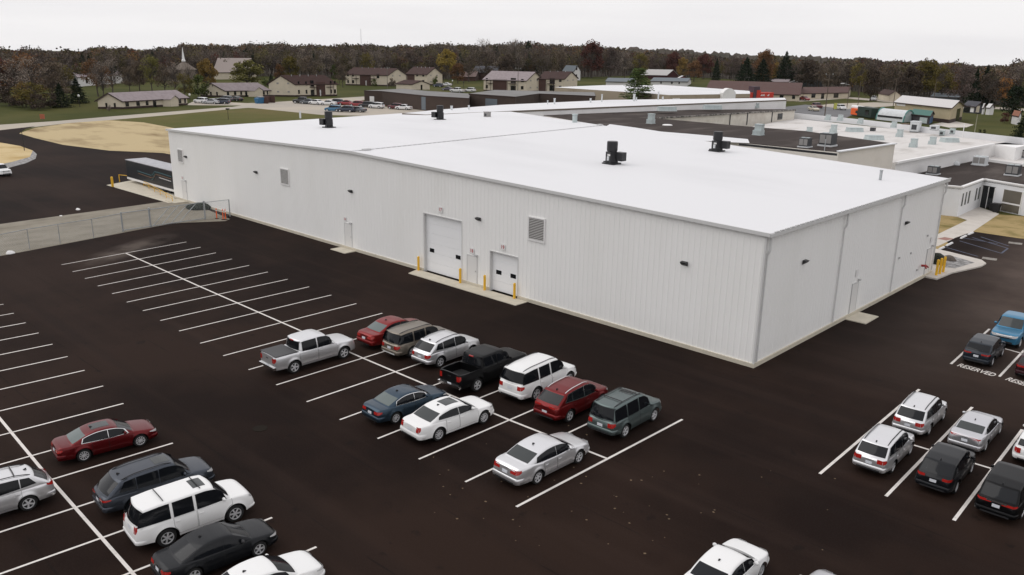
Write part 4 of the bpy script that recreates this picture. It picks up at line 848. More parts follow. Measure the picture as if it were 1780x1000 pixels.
Dt, Dp = hall('factory_extension', 'low factory extension with a weathered white roof crowded with vents', [(1300, 222), (1378, 206), (1560, 225), (1782, 252), (1727, 251), (1640, 268), (1557, 284), (1450, 262)], zD, m_wwall, m_whiteroof2)
pa = [P(1378, 205, zD), P(1500, 217.5, zD), P(1640, 235, zD), P(1782, 252, zD)]
m = MB()
for a, b_ in zip(pa, pa[1:]): m.bar(a + [0, 0, .45], b_ + [0, 0, .45], .35, t2=.9)
m.build('parapet', m_roofw, Dt, world=True)
m = MB()
for a, b_ in (((1727, 252), (1640, 269)), ((1640, 269), (1557, 285))): m.bar(P(*a, zD) + [0, 0, .12], P(*b_, zD) + [0, 0, .12], .35, t2=.24)
m.build('kerb', m_wwall, Dt, world=True)
jt = [P(1727.5, 250.5, zD), P(1766, 257, zD), P(1812, 247, zD)]
tt = thing('factory_annex', 'white annex with a blank wall at the right edge behind the office roof', 'building', (jt[0][0], jt[0][1], 0))
MB().prism([tuple(jt[0]), tuple(jt[1]), tuple(jt[2]), tuple(P(1812, 240, zD))], [(*p[:2], 0) for p in (jt[0], jt[1], jt[2], P(1812, 240, zD))]).build('wall', m_wwall, tt, world=True)
# office
zO = 3.25
oc = P(1663, 377); oi = P(1702, 360); orr = P(1782, 376)
top = [(*P(1600, 368)[:2],), (*oc[:2],), (*oi[:2],), (*orr[:2],), (*P(1900, 398)[:2],), (*P(1900, 330)[:2],), (*P(1790, 318, zO)[:2],)]
far_l = P(1728, 263, zO); near_l = P(1586, 296, zO)
T = [tuple(P(1590, 318, zO)[:2]), tuple(oc[:2]), tuple(oi[:2]), tuple(orr[:2]), tuple((orr + (orr - oi) * .6)[:2]), tuple(P(1900, 300, zO)[:2]), tuple(P(1790, 256, zO)[:2]), tuple(far_l[:2]), tuple(near_l[:2])]
of = thing('office_building', 'white single-storey office with a dark roof and slot windows', 'building', (oc[0], oc[1], 0))
MB().prism([(*p, zO - .05) for p in T], [(*p, 0) for p in T], cap=False).build('wall', m_office, of, world=True)
MB().prism([(*p, zO - .22) for p in T], [(*p, zO - .28) for p in T]).build('roof', m_darkroof, of, world=True)
m = MB()
for a, b_ in zip(T[:5], T[1:5]): m.bar((*a, zO), (*b_, zO), .34, t2=.14)
m.build('parapet_cap', m_signw, of, world=True)
MB().bar(P(1712, 278, zO), P(1800, 290, zO), .3, t2=.35).build('roof_step', m_signw, of, world=True)
sheet_pts = [P(1720, 276, zO), P(1800, 286, zO), P(1800, 262, zO), P(1745, 266, zO), P(1690, 275, zO)]
MB().prism([(*p[:2], zO - .18) for p in sheet_pts], [(*p[:2], zO - .215) for p in sheet_pts]).build('white_roof_field', m_whiteroof2, of, world=True)
def wall_panel(a, b_, s0, s1, z0, z1, off, name, m, par):
    a, b_ = np.array(a[:2]), np.array(b_[:2]); u = (b_ - a); n_ = np.array([u[1], -u[0]]) / np.linalg.norm(u)
    if n_ @ (CAM[:2] - a) < 0: n_ = -n_
    q0, q1 = a + u * s0, a + u * s1
    return MB().prism([(*(q0 + n_ * off), z1), (*(q1 + n_ * off), z1), (*q1, z1), (*q0, z1)], [(*(q0 + n_ * off), z0), (*(q1 + n_ * off), z0), (*q1, z0), (*q0, z0)]).build(name, m, par, world=True)
m_win = mat('office_window_glass', (.16, .165, .16), .15, spec=.6)
for s in (.10, .24, .38, .70, .84): wall_panel(oc, oi, s, s + .055, 1.05, 2.45, .03, 'window', m_win, of)
dv = wall_panel(oi, orr, .0, .29, 0, 2.55, .04, 'entrance', m_glassd, of)
for s in (.005, .145, .28): wall_panel(oi, orr, s, s + .012, 0, 2.5, .07, 'door_frame', m_signw, of)
wn = wall_panel(oi, orr, .48, .86, .1, 2.5, .04, 'window', mat('big_window_glass', (.13, .115, .09), .12, spec=.6), of)
wall_panel(oi, orr, .48, .86, .95, 1.12, .07, 'window_frame', m_signw, of); wall_panel(oi, orr, .465, .48, 0, 2.55, .07, 'window_frame', m_signw, of); wall_panel(oi, orr, .86, .875, 0, 2.55, .07, 'window_frame', m_signw, of)
for lab, px, py, h in (('short black bin left of the taller one by the office entrance', 1725, 366, .85), ('taller black bin by the office entrance', 1731, 369, 1.05)):
    p = P(px, py); o = thing('waste_bin', lab, 'bin', p, 0, 'black bins by the office entrance'); MB().prism([(-.36, -.36, h * .88), (.36, -.36, h * .88), (.36, .36, h * .88), (-.36, .36, h * .88)], [(-.28, -.28, 0), (.28, -.28, 0), (.28, .28, 0), (-.28, .28, 0)]).build('body', m_black, o); MB().box(-.4, -.4, h * .88, .4, .4, h * .95).build('lid', m_black, o)
U = box_unit
U('roof_vent', 'boxy pale vent beside a round white disc on the dark roof', 'vent', 1131, 215, 15, 17, zB, m_unit, 'step')
U('roof_hatch', 'flat round white disc lying on the dark roof', 'roof disc', 1160, 218, 18, 2, zB, m_signw, 'dome')
U('roof_vent', 'large pale vent on the dark roof behind the rightmost black fan', 'vent', 1318, 235, 20, 19, zB, m_unit, 'step')
U('skylight', 'left one of two long pale skylights before the long white hall', 'skylight', 1159, 193, 34, 8, 7.35, m_unit, 'long', 'long pale roof curbs')
U('skylight', 'right one of two long pale skylights before the long white hall', 'skylight', 1238, 190, 33, 8, 7.1, m_unit, 'long', 'long pale roof curbs')
U('roof_vent', 'greenish vent on the dark wing roof near its right end', 'vent', 1312, 187.5, 15, 8, 6.6, m_unit, 'step')
U('air_conditioner', 'small dark air conditioner left of the large one on the dark roof', 'air conditioner', 1399, 256, 22, 16, zB, m_darkunit, 'ac')
U('air_conditioner', 'large dark air conditioner on a white base on the dark roof', 'air conditioner', 1438, 254, 30, 22, zB, m_darkunit, 'ac')
U('vent_pipe', 'thin pipe in front of the large dark air conditioner', 'vent pipe', 1433, 262, 2, 19, zB, m_galv, 'pipe')
for lab, px, py, w_, h, k in (('first pale vent from the left along the bright parapet', 1438.5, 209, 11, 9, 'step'), ('second pale vent from the left along the bright parapet', 1460, 210, 11, 10, 'step'), ('third pale vent from the left along the bright parapet', 1495, 215, 11, 9, 'step'), ('fourth pale vent from the left along the bright parapet', 1553, 222, 11, 10, 'step'),
    ('pale vent just above the small dark air conditioner', 1406, 232, 12, 11, 'step'), ('tall pale vent behind the large dark air conditioner', 1448, 231, 13, 14, 'step'), ('pale vent right of the tall white cabinet foot', 1563, 238, 13, 13, 'step'),
    ('pale vent nearest the camera on the weathered white roof', 1587, 256, 15, 15, 'step'), ('pale vent left of the long grey curb on the weathered roof', 1620, 251, 14, 13, 'step'), ('small white vent between tall cabinet and antenna foot, left', 1637, 236, 10, 9, 'box'), ('small white vent between tall cabinet and antenna foot, right', 1655, 233, 10, 9, 'box')):
    U('roof_vent', lab, 'vent', px, py, w_, h, zD + (.9 if py < 223 and px < 1560 or px in (1655,) else 0), m_unit, k, 'pale vents on the weathered white roof')
U('skylight', 'long grey curb left of the small dark unit on the weathered roof', 'skylight', 1485, 229, 28, 8, zD, m_unit, 'long', 'long grey curbs on the weathered roof')
U('skylight', 'long grey curb nearest the dark roof on the weathered roof', 'skylight', 1519, 243, 31, 9, zD, m_unit, 'long', 'long grey curbs on the weathered roof')
U('skylight', 'long grey curb at the right of the weathered roof', 'skylight', 1650, 247, 29, 8, zD, m_unit, 'long', 'long grey curbs on the weathered roof')
U('roof_unit', 'small dark machine on the weathered white roof', 'machine', 1517, 228, 10, 6, zD, m_darkunit, 'box')
U('roof_cabinet', 'tall white cabinet standing on the weathered roof', 'cabinet', 1590, 230, 19, 19, zD, m_unitw, 'box')
U('roof_cabinet', 'brown box beside the tall white roof cabinet', 'cabinet', 1573, 226, 14, 11, zD, mat('brown_panel', (.12, .07, .04), .7), 'box')
U('roof_unit', 'low wide white unit beyond the bright parapet', 'machine', 1624, 226, 17, 8, zD + .9, m_unitw, 'box')
U('antenna', 'thin antenna pole with a white foot on the bright parapet', 'antenna', 1673, 238, 1.6, 22, zD + .9, m_signw, 'pipe')
U('air_conditioner', 'pale grey air conditioner in the middle of the office roof', 'air conditioner', 1703, 287, 27, 15, zO - .2, m_unitw, 'ac')
U('air_conditioner', 'dark air conditioner in front on the office roof', 'air conditioner', 1760, 305, 27, 18, zO - .2, m_darkunit, 'ac')
U('air_conditioner', 'dark framed unit just behind the warehouse far corner', 'air conditioner', 1622, 303, 22, 14, zO - .2, m_darkunit, 'ac')
U('air_conditioner', 'dark air conditioner cut off by the right edge', 'air conditioner', 1783, 276, 18, 15, zO - .2, m_darkunit, 'ac')
U('roof_vent', 'low white vent left of the pale air conditioner on the office roof', 'vent', 1662, 287, 12, 7, zO - .2, m_unitw, 'dome')
U('roof_vent', 'low white vent next to the white wall on the office roof', 'vent', 1684, 278, 12, 6, zO - .2, m_unitw, 'dome')
for lab, px, py, w_, h in (('thin grey pipe leftmost on the long hall', 951.9, 180, 2.5, 6.5), ('short thick white pipe second on the long hall', 963.8, 180, 4, 10), ('short thick white pipe third on the long hall', 1026.5, 177, 4, 7), ('tall thin white pipe fourth on the long hall', 1046, 176, 3, 13),
    ('tallest white pipe on the long hall before the fir', 1102, 174.5, 5, 12), ('shorter white pipe beside the tallest one', 1106, 174, 3, 6), ('capped pale pipe near the left end of the long hall', 785, 190, 5, 7), ('small dark capped pipe near the left end of the long hall', 815, 189, 4, 7), ('white pipe before the restaurant wall', 1144, 172.5, 3, 14), ('small pale capped pipe before the restaurant wall', 1152, 172, 4, 5)):
    U('vent_pipe', lab, 'vent pipe', px, py + 1.5, w_, h, ZL, m_unitw, 'pipe', 'pipes on the long white hall')
# ------------------------------------------------------------------ truck dock, trailer, fence and gate
sheet('dock_slab', [(185, 322), (228, 314), (245, 306), (300, 330), (305, 352), (292, 353)], .01, m_conc)
tx0, tx1, ty = -36.9, -23.4, 14.9
tr = thing('semi_trailer', 'dark semi trailer with a grey roof and pale side stripes docked behind the warehouse corner', 'trailer', ((tx0 + tx1) / 2, ty + 1.25, 0))
m_trl = mat('trailer_black', (.008, .012, .018), .35)
MB().box(tx0, ty, .62, tx1, ty + 2.55, 2.72).build('box', m_trl, tr, world=True)
MB().box(tx0 - .02, ty - .02, 2.72, tx1 + .02, ty + 2.57, 2.80).build('roof', mat('trailer_roof', (.40, .40, .42), .5, vary=(1.5, (.30, .30, .32), .4, .7)), tr, world=True)
MB().box(tx0, ty - .015, .38, tx1, ty + 2.55, .64).build('skirt', m_signw, tr, world=True)
MB().box(tx0 + 4, ty + .2, 0, tx0 + 4.15, ty + .35, .5).box(tx0 + 4, ty + 2.1, 0, tx0 + 4.15, ty + 2.25, .5).bar((tx0 + 4.1, ty + .3, .1), (tx0 + 5.6, ty + .3, .45), .08).build('landing_gear', m_black, tr, world=True)
for x in (tx1 - 3.3, tx1 - 2.0): 
    for yy in (ty + .2, ty + 2.3): MB().tube([(x, yy - .14, .5), (x, yy + .14, .5)], .5, 20).build('wheel', m_tyre, tr, world=True)
m_teal = mat('teal_stripe', (.06, .17, .19), .5); m_cop = mat('copper_stripe', (.20, .11, .06), .5)
def lg(pts, z_off, m, nm):
    mb = MB(); 
    for a, b_ in zip(pts, pts[1:]): mb.bar((tx0 + a[0], ty - .02, a[1] + z_off), (tx0 + b_[0], ty - .02, b_[1] + z_off), .05, t2=.05)
    mb.build(nm, m, tr, world=True)
base = [(3.4, 1.62), (7.0, 1.50), (7.6, 1.62), (8.2, 2.05), (9.0, 2.08), (12.6, 1.98)]
lg(base, .12, m_teal, 'stripe_emblem'); lg([(3.6, 1.62), (7.2, 1.50), (7.9, 1.62), (8.5, 2.05), (9.2, 2.06), (12.5, 1.97)], -.16, m_cop, 'stripe_emblem'); lg([(7.2, 1.1), (7.7, 1.3), (8.2, 1.9)], 0, m_teal, 'stripe_emblem'); lg([(9.4, 1.62), (12.4, 1.54)], 0, m_signw, 'side_lettering')
rl = thing('guard_rail', 'yellow guard rail along the sunken dock beside the trailer', 'railing', (-30, 13.4, 0))
a, b_ = P(250, 324), P(300, 351)
MB().bar(a + [0, 0, .62], b_ + [0, 0, .62], .045).bar(a + [0, 0, .34], b_ + [0, 0, .34], .035).build('rail', m_yel, rl, world=True)
for s in np.linspace(0, 1, 6): q = a + (b_ - a) * s; MB().bar((q[0], q[1], 0), (q[0], q[1], .63), .045).build('post', m_yel, rl, world=True)
a, b_ = P(208, 316.5), P(222, 318); r2 = thing('guard_rail', 'short yellow rail at the nose of the trailer', 'railing', a)
MB().bar(a + [0, 0, .9], b_ + [0, 0, .9], .06).bar((a[0], a[1], 0), (a[0], a[1], .92), .07).build('rail', m_yel, r2, world=True)
p = P(196, 325.5); bollard('yellow bollard at the far end of the dock slab', p[0], p[1], 1.2, .14, None, None)
# fence line
FP = [(-120, 470), (0, 445), (52, 433.5), (105, 424), (163, 414), (214, 403)]
fw = [P(*q) for q in FP]; FH = 1.72
fe = thing('chain_link_fence', 'galvanised chain link fence running along the gravel strip', 'fence', fw[2])
m = MB()
for a, b_ in zip(fw, fw[1:]): m.bar(a + [0, 0, FH], b_ + [0, 0, FH], .05)
m.build('top_rail', m_galv, fe, world=True)
for i, q in enumerate(fw[:-1]): MB().tube([q, q + [0, 0, FH]], .032, 8).build('post', m_galv, fe, world=True)
MB().tube([fw[-1], fw[-1] + [0, 0, FH + .12]], .075, 10).build('post', m_galv, fe, world=True)
def mesh_wires(a, b_, h, name, par, sp_=.16):
    d = b_ - a; L__ = np.linalg.norm(d); d = d / L__; m = MB(); n = int((L__ + h) / sp_)
    for k in range(n):
        s = k * sp_
        for sg in (0, 1):
            s0, z0, s1, z1 = s - h, 0., s, h
            if s0 < 0: z0 = -s0; s0 = 0
            if s1 > L__: z1 = h - (s1 - L__); s1 = L__
            if z1 <= z0: continue
            if sg: z0, z1 = h - z0, h - z1
            m.bar(a + d * s0 + [0, 0, z0 + .03], a + d * s1 + [0, 0, z1 + .03], .0065)
    return m.build(name, m_galv, par, world=True)
for a, b_ in zip(fw, fw[1:]): mesh_wires(a, b_, FH - .06, 'wire_mesh', fe)
gt_ = thing('sliding_gate', 'galvanised sliding gate with slanted braces and chain link', 'gate', P(262, 395))
ga, gm, gb = P(214, 403), P(262, 395), P(357, 382)
m = MB(); d = (gb - ga)
m.bar(ga + [0, 0, FH + .02], gb + [0, 0, FH + .02], .07).bar(ga + [0, 0, .14], gb + [0, 0, .14], .07); m.build('frame', m_galv, gt_, world=True)
for s in (.37, .53, .69, .85): q = gm + (gb - gm) * s; q0 = gm + (gb - gm) * (s - .32 if s > .4 else .05); MB().bar((q0[0], q0[1], .15), (q[0], q[1], FH), .05).build('brace', m_galv, gt_, world=True)
mesh_wires(ga, gb, FH - .1, 'wire_mesh', gt_)
for q, r in ((gm, .09), (gb, .085)): MB().tube([q, q + [0, 0, FH + .14]], r, 10).build('post', m_galv, gt_, world=True)
f2 = thing('fence_panel', 'last narrow fence panel between gate and warehouse wall', 'fence', P(400, 377))
a, b_ = P(359, 381.7), P(400, 376.5); MB().bar(a + [0, 0, FH], b_ + [0, 0, FH], .045).build('top_rail', m_galv, f2, world=True); MB().tube([b_, b_ + [0, 0, FH]], .06, 8).build('post', m_galv, f2, world=True); mesh_wires(a, b_, FH - .06, 'wire_mesh', f2)
for lab, px, py in (('orange delineator post standing left of the other two', 377, 380.5), ('middle orange delineator post by the warehouse wall', 388, 382), ('orange delineator post nearest the fence end post', 392.5, 382)):
    p = P(px, py); o = thing('delineator_post', lab, 'traffic post', p, 0, 'orange delineator posts'); MB().tube([(0, 0, .05), (0, 0, 1.0), (0, 0, 1.08)], [.055, .045, .02], 10).build('tube', m_orange, o); MB().tube([(0, 0, 0), (0, 0, .06)], .18, 10).build('base', m_black, o); MB().tube([(0, 0, .8), (0, 0, .88)], .058, 10).build('reflective_band', m_signw, o)
for lab, px, py, s in (('white boulder at the left end of the gravel strip near the fence', 18, 441, .28), ('small white stone on the gravel edge', 106, 376, .12), ('flat pale slab of rubble on the yard asphalt', 136, 365, .2)): rock('stone', lab, 'stone', P(px, py), (s * 1.3, s, s * .7), m_signw, int(px))
# manhole and scattered leaves
p = P(452, 745); mh = MB().tube([(p[0], p[1], .0), (p[0], p[1], .012)], .33, 20).build('manhole_cover', mat('iron_cover', (.014, .011, .008), .9, spec=.1)); mh.location = (0, 0, 0); tag(mh, 'round dark drain cover set in the open asphalt', 'drain cover')
random.seed(11); lv = MB()
for k in range(55):
    if k < 75: px, py = random.gauss(1040, 160), random.gauss(850, 60)
    else: px, py = random.uniform(300, 1600), random.uniform(560, 990)
    if py > 1000 or py < 560: continue
    p = P(px, py); s = random.uniform(.025, .06); a = random.uniform(0, 6)
    lv.add([(p[0] + s * math.cos(a + q), p[1] + s * math.sin(a + q), .012 + random.uniform(0, .02)) for q in (0, 1.4, 3.1, 4.5)], [(0, 1, 2, 3)])
tag(lv.build('fallen_leaves', mat('fallen_leaf', (.14, .095, .055), .9)), 'scattered fallen leaves on the dark asphalt', 'leaves', kind='stuff')
# ------------------------------------------------------------------ far houses and buildings
m_siding = mat('cream_siding', (.60, .53, .42), .8, vary=(.6, (.54, .48, .38), .45, .7))
m_mauve = mat('mauve_shingles', (.30, .255, .26), .9, vary=(1.0, (.24, .20, .205), .4, .7))
m_brownr = mat('dark_brown_shingles', (.060, .030, .026), .9, vary=(1.0, (.042, .024, .02), .4, .7))
m_browntrim = mat('dark_brown_trim', (.035, .018, .015), .8)
m_brick = mat('dark_brick', (.07, .035, .028), .9)
m_redbrownr = mat('red_brown_shingles', (.085, .046, .040), .9, vary=(.6, (.08, .035, .028), .4, .7))
m_greyr = mat('grey_shingles', (.13, .15, .165), .9)
m_dgreyr = mat('dark_grey_shingles', (.06, .06, .07), .9)
m_whitesd = mat('white_siding', (.68, .67, .66), .8)
m_tanm = mat('tan_metal_siding', (.44, .37, .24), .7, vary=(.5, (.39, .33, .21), .45, .7))
m_palemet = mat('pale_metal_roof', (.56, .54, .53), .6)
def unit2(v): v = np.array(v[:2], float); return v / np.linalg.norm(v)
def gab(name, label, A, B, C, eave, ridge, m_w, m_r, wins=(), gwins=(), base=None, porch=None, oh=.4, cat='house', group=None, trimm=None, extra=None, vents=0):
    """gabled house. A near common corner, B far end of the long wall, C far end of the gable wall (photo ground points)"""
    a, b_, c_ = P(*A)[:2], P(*B)[:2], P(*C)[:2]; ze = vz(a, A[0], eave); mid = (a + c_) / 2; zr = vz(mid, ridge[0], ridge[1])
    ze = max(ze, 2.0); zr = max(zr, ze + 1.0)
    d = b_ - a; g_ = c_ - a; o = thing(name, label, cat, (a[0], a[1], 0), 0, group); bd = b_ + g_
    u, v_ = unit2(d), unit2(g_); m1, m2 = mid, mid + d
    def E(p, z): return (p[0], p[1], z)
    MB().add([E(a, 0), E(b_, 0), E(bd, 0), E(c_, 0), E(a, ze), E(b_, ze), E(bd, ze), E(c_, ze), E(m1, zr), E(m2, zr)], [(0, 1, 5, 4), (3, 7, 6, 2), (0, 4, 8, 7, 3), (1, 2, 6, 9, 5)]).build('wall', m_w, o, world=True)
    if base: 
        k = .06; MB().prism([E(a - u * k - v_ * k, base), E(b_ + u * k - v_ * k, base), E(bd + u * k + v_ * k, base), E(c_ - u * k + v_ * k, base)], [E(a - u * k - v_ * k, 0), E(b_ + u * k - v_ * k, 0), E(bd + u * k + v_ * k, 0), E(c_ - u * k + v_ * k, 0)]).build('foundation', m_browntrim, o, world=True)
    s = (zr - ze) / (np.linalg.norm(g_) / 2); rm = MB()
    for e0, sg in ((a, -1), (c_, 1)):
        p0 = e0 + v_ * sg * oh - u * oh; p1 = e0 + d + v_ * sg * oh + u * oh; q0, q1 = m1 - u * oh, m2 + u * oh
        zz = ze - s * oh
        rm.prism([E(p0, zz + .22), E(p1, zz + .22), E(q1, zr + .22), E(q0, zr + .22)], [E(p0, zz + .03), E(p1, zz + .03), E(q1, zr + .03), E(q0, zr + .03)])
    rf_ = rm.build('roof', m_r, o, world=True)
    tm = MB()
    for e0, sg in ((a, -1), (c_, 1)): tm.bar(E(e0 + v_ * sg * (oh + .03) - u * (oh + .04), ze - s * oh + .08), E(m1 - u * (oh + .04), zr + .10), .08, t2=.26)
    tm.bar(E(a - v_ * (oh + .05) - u * oh, ze - s * oh + .08), E(b_ - v_ * (oh + .05) + u * oh, ze - s * oh + .08), .08, t2=.22); tm.build('fascia', trimm or m_browntrim, o, world=True)
    for w_ in wins:
        kind = w_[4] if len(w_) > 4 else 'window'; wall_panel(a, b_, w_[0], w_[1], w_[2], w_[3], .06, kind, w_[5] if len(w_) > 5 else m_glassd, o)
    for w_ in gwins:
        kind = w_[4] if len(w_) > 4 else 'window'; wall_panel(a, c_, w_[0], w_[1], w_[2], w_[3], .06, kind, w_[5] if len(w_) > 5 else m_glassd, o)
    for k in range(vents):
        q = m1 + d * (.2 + .6 * k / max(1, vents - 1)) - v_ * .5; MB().tube([E(q, zr - .3), E(q, zr + .45)], .10, 6).build('roof_pipe', m_galv, o, world=True)
    if porch:
        for s0, s1, dep, pm_ in porch:
            p0, p1 = a + d * s0, a + d * s1; pm2 = (p0 + p1) / 2; zp = ze * .98; zt = ze + (zr - ze) * .45
            MB().add([E(p0, 0), E(p1, 0), E(p0 - v_ * dep, 0), E(p1 - v_ * dep, 0), E(p0, zp), E(p1, zp), E(p0 - v_ * dep, zp), E(p1 - v_ * dep, zp), E(pm2 - v_ * dep, zt), E(pm2 + v_ * 1.5, zt)], [(2, 3, 7, 8, 6), (0, 2, 6, 4), (1, 5, 7, 3)]).build('porch_wall', pm_, o, world=True)
            MB().prism([E(p0 - v_ * (dep + .3) - u * .3, zp), E(pm2 - v_ * (dep + .3), zt + .15), E(pm2 + v_ * 2.2, zt + .15), E(p0 + v_ * 1.2 - u * .3, zp)], [E(p0 - v_ * (dep + .3) - u * .3, zp - .15), E(pm2 - v_ * (dep + .3), zt), E(pm2 + v_ * 2.2, zt), E(p0 + v_ * 1.2 - u * .3, zp - .15)]).prism([E(p1 - v_ * (dep + .3) + u * .3, zp), E(pm2 - v_ * (dep + .3), zt + .15), E(pm2 + v_ * 2.2, zt + .15), E(p1 + v_ * 1.2 + u * .3, zp)], [E(p1 - v_ * (dep + .3) + u * .3, zp - .15), E(pm2 - v_ * (dep + .3), zt), E(pm2 + v_ * 2.2, zt), E(p1 + v_ * 1.2 + u * .3, zp - .15)]).build('porch_roof', m_r, o, world=True)
    return o, (a, b_, c_, ze, zr)
w1s = [(.04, .09, .6, 1.75), (.20, .25, .6, 1.75), (.34, .38, .6, 1.7), (.45, .50, 0, 1.8, 'door'), (.74, .78, .0, 1.8, 'door'), (.86, .90, .6, 1.75), (.95, .98, .6, 1.75)]
gab('house', 'single-storey cream house with long mauve roof beside the road at far left', (214, 189.8), (326, 182.7), (171.3, 189.3), 179.3, (192, 163), m_siding, m_mauve, w1s, [(.28, .36, .5, 1.5), (.62, .70, .5, 1.5)], base=.5, porch=[(.60, .72, 2.2, m_siding)], group=None)
gab('house', 'single-storey cream house with mauve roof behind the parked dark cars', (391.8, 169), (468, 167.8), (349.4, 168.3), 160.3, (370, 145.5), m_siding, m_mauve, w1s, [(.30, .36, .5, 1.6), (.55, .61, .5, 1.6), (.47, .51, 3.3, 3.6, 'vent')], base=.5, porch=[(.52, .70, 2.2, m_siding)])
w2 = [(.06, .10, .9, 2.2), (.06, .10, 3.7, 4.9), (.24, .28, .9, 2.2), (.24, .28, 3.7, 4.9), (.84, .88, .9, 2.2), (.84, .88, 3.7, 4.9), (.94, .98, .9, 2.2), (.94, .98, 3.7, 4.9), (.36, .44, 3.2, 5.2, 'balcony_recess', m_glassd), (.36, .44, .2, 2.2, 'balcony_recess', m_glassd), (.50, .72, 0, 4.6, 'brick_bay', m_brick), (.58, .61, .1, 2.1, 'door', m_signw)]
g2w = [(.22, .30, 1.3, 1.8, 'vent', m_grey), (.62, .70, 1.3, 1.8, 'vent', m_grey), (.22, .30, 4.0, 4.5, 'vent', m_grey), (.62, .70, 4.0, 4.5, 'vent', m_grey)]
def balcony(o_, info, spans):
    a, b_, c_, ze, zr = info; v_ = unit2(c_ - a)
    for s0, s1 in spans:
        p0, p1 = a + (b_ - a) * s0, a + (b_ - a) * s1
        MB().prism([(*p0, 3.1), (*p1, 3.1), (*(p1 - v_ * 1.5), 3.1), (*(p0 - v_ * 1.5), 3.1)], [(*p0, 2.9), (*p1, 2.9), (*(p1 - v_ * 1.5), 2.9), (*(p0 - v_ * 1.5), 2.9)]).bar((*(p0 - v_ * 1.5), 4.0), (*(p1 - v_ * 1.5), 4.0), .1).bar((*(p0 - v_ * 1.5), 0), (*(p0 - v_ * 1.5), 4), .12).bar((*(p1 - v_ * 1.5), 0), (*(p1 - v_ * 1.5), 4), .12).build('balcony', m_browntrim, o_, world=True)
o_, inf = gab('apartment_house', 'two-storey cream apartment house with dark brown roof left of the far car park', (514.3, 168.3), (585.6, 167), (468.3, 167.7), 146.8, (491, 132), m_siding, m_brownr, w2, g2w, base=.5, cat='apartment house', vents=4); balcony(o_, inf, [(.34, .46), (.74, .82)])
o_, inf = gab('apartment_house', 'two-storey apartment house, left of the pair with dark roofs behind the small garage', (674.6, 150), (601, 148.2), (706, 149), 131, (690, 119.7), m_siding, m_brownr, [(.92, .96, .9, 2.2), (.92, .96, 3.7, 4.9), (.80, .84, .9, 2.2), (.80, .84, 3.7, 4.9), (.40, .66, 0, 4.6, 'brick_bay', m_brick), (.50, .53, .1, 2.1, 'door', m_signw), (.2, .26, 3.2, 5, 'balcony_recess')], g2w[1:], base=.5, cat='apartment house', vents=5); balcony(o_, inf, [(.68, .78), (.26, .38)])
o_, inf = gab('apartment_house', 'two-storey apartment house, right of the pair with dark roofs behind the small garage', (742, 148.5), (707, 147), (769, 147.8), 129.8, (755, 118.2), m_siding, m_brownr, [(.12, .22, 3.7, 4.9), (.42, .52, 3.7, 4.9), (.12, .22, .9, 2.2), (.6, .98, 0, 4.6, 'brick_bay', m_brick)], g2w, base=.5, cat='apartment house', vents=4)
gab('garage', 'small cream garage with dark brown roof in front of the apartment houses', (716.6, 156), (688.8, 154.8), (747, 156), 148.4, (728.5, 141), m_siding, m_brownr, [], [(.48, .58, 0, 1.9, 'door')], cat='garage', oh=.3)
o_, inf = gab('apartment_house', 'two-storey cream apartment house with mauve roof behind the brown building', (914.3, 160), (840.7, 157.5), (943.3, 158.5), 140.5, (928.5, 126), m_siding, m_mauve, [(.06, .12, .9, 2.2), (.06, .12, 3.7, 4.9), (.90, .95, .9, 2.2), (.90, .95, 3.7, 4.9), (.45, .78, 0, 4.6, 'brick_bay', m_brick), (.24, .36, 3.2, 5.2, 'balcony_recess'), (.24, .36, .2, 2.2, 'balcony_recess')], g2w, base=.3, cat='apartment house'); balcony(o_, inf, [(.22, .38), (.78, .88)])
o_, inf = gab('apartment_house', 'cream apartment house with dark brown roof, right of the mauve roofed one', (980, 159), (935, 159), (1003, 157), 137.8, (991, 125.3), m_siding, m_brownr, [(.1, .2, 3.7, 4.9), (.1, .2, .9, 2.2), (.36, .56, 3.0, 5.2, 'balcony_recess'), (.36, .56, .2, 2.4, 'balcony_recess'), (.7, .98, 0, 5, 'brick_bay', m_brick)], g2w, cat='apartment house', vents=3); balcony(o_, inf, [(.34, .6)])
gab('house', 'tall narrow white house at the lawn edge beyond the apartment houses', (997, 140), (978, 139), (1008.5, 140), 124, (1002, 115), m_whitesd, m_greyr, [], [(.3, .5, 5.5, 7.5), (.3, .5, 1.5, 3.2)], oh=.3)
gab('house', 'dark roofed house among bare trees left of the mauve roofed apartment house', (862, 140), (822, 139), (872, 138), 127, (866, 116), m_brick, m_dgreyr)
gab('house', 'brownish roofed low house in the trees behind the parked cars', (826, 141), (798, 141), (834, 139), 134, (829, 125), m_brick, mat('faded_brown_roof', (.16, .11, .10), .9))
gab('long_shed', 'long white shed with pale mauve roof behind the trees at far left', (137, 151), (213, 144.5), (122, 147), 135, (129.5, 126), m_whitesd, m_mauve, [(.16, .20, 1, 2.8), (.30, .37, .2, 3, 'door', m_signw), (.5, .56, .2, 3, 'door', m_signw)], cat='shed')
ch, inf = gab('church', 'church with broad pale brown roof and thin white steeple beyond the trees', (430, 138), (372, 138.5), (446, 134), 126, (436, 102), m_siding, mat('pale_brown_roof', (.26, .22, .20), .9), cat='church')
sp_ = P(322, 139); k_ = mpp(sp_)
def zpy(py, px=322, q=sp_): return vz(q, px, py)
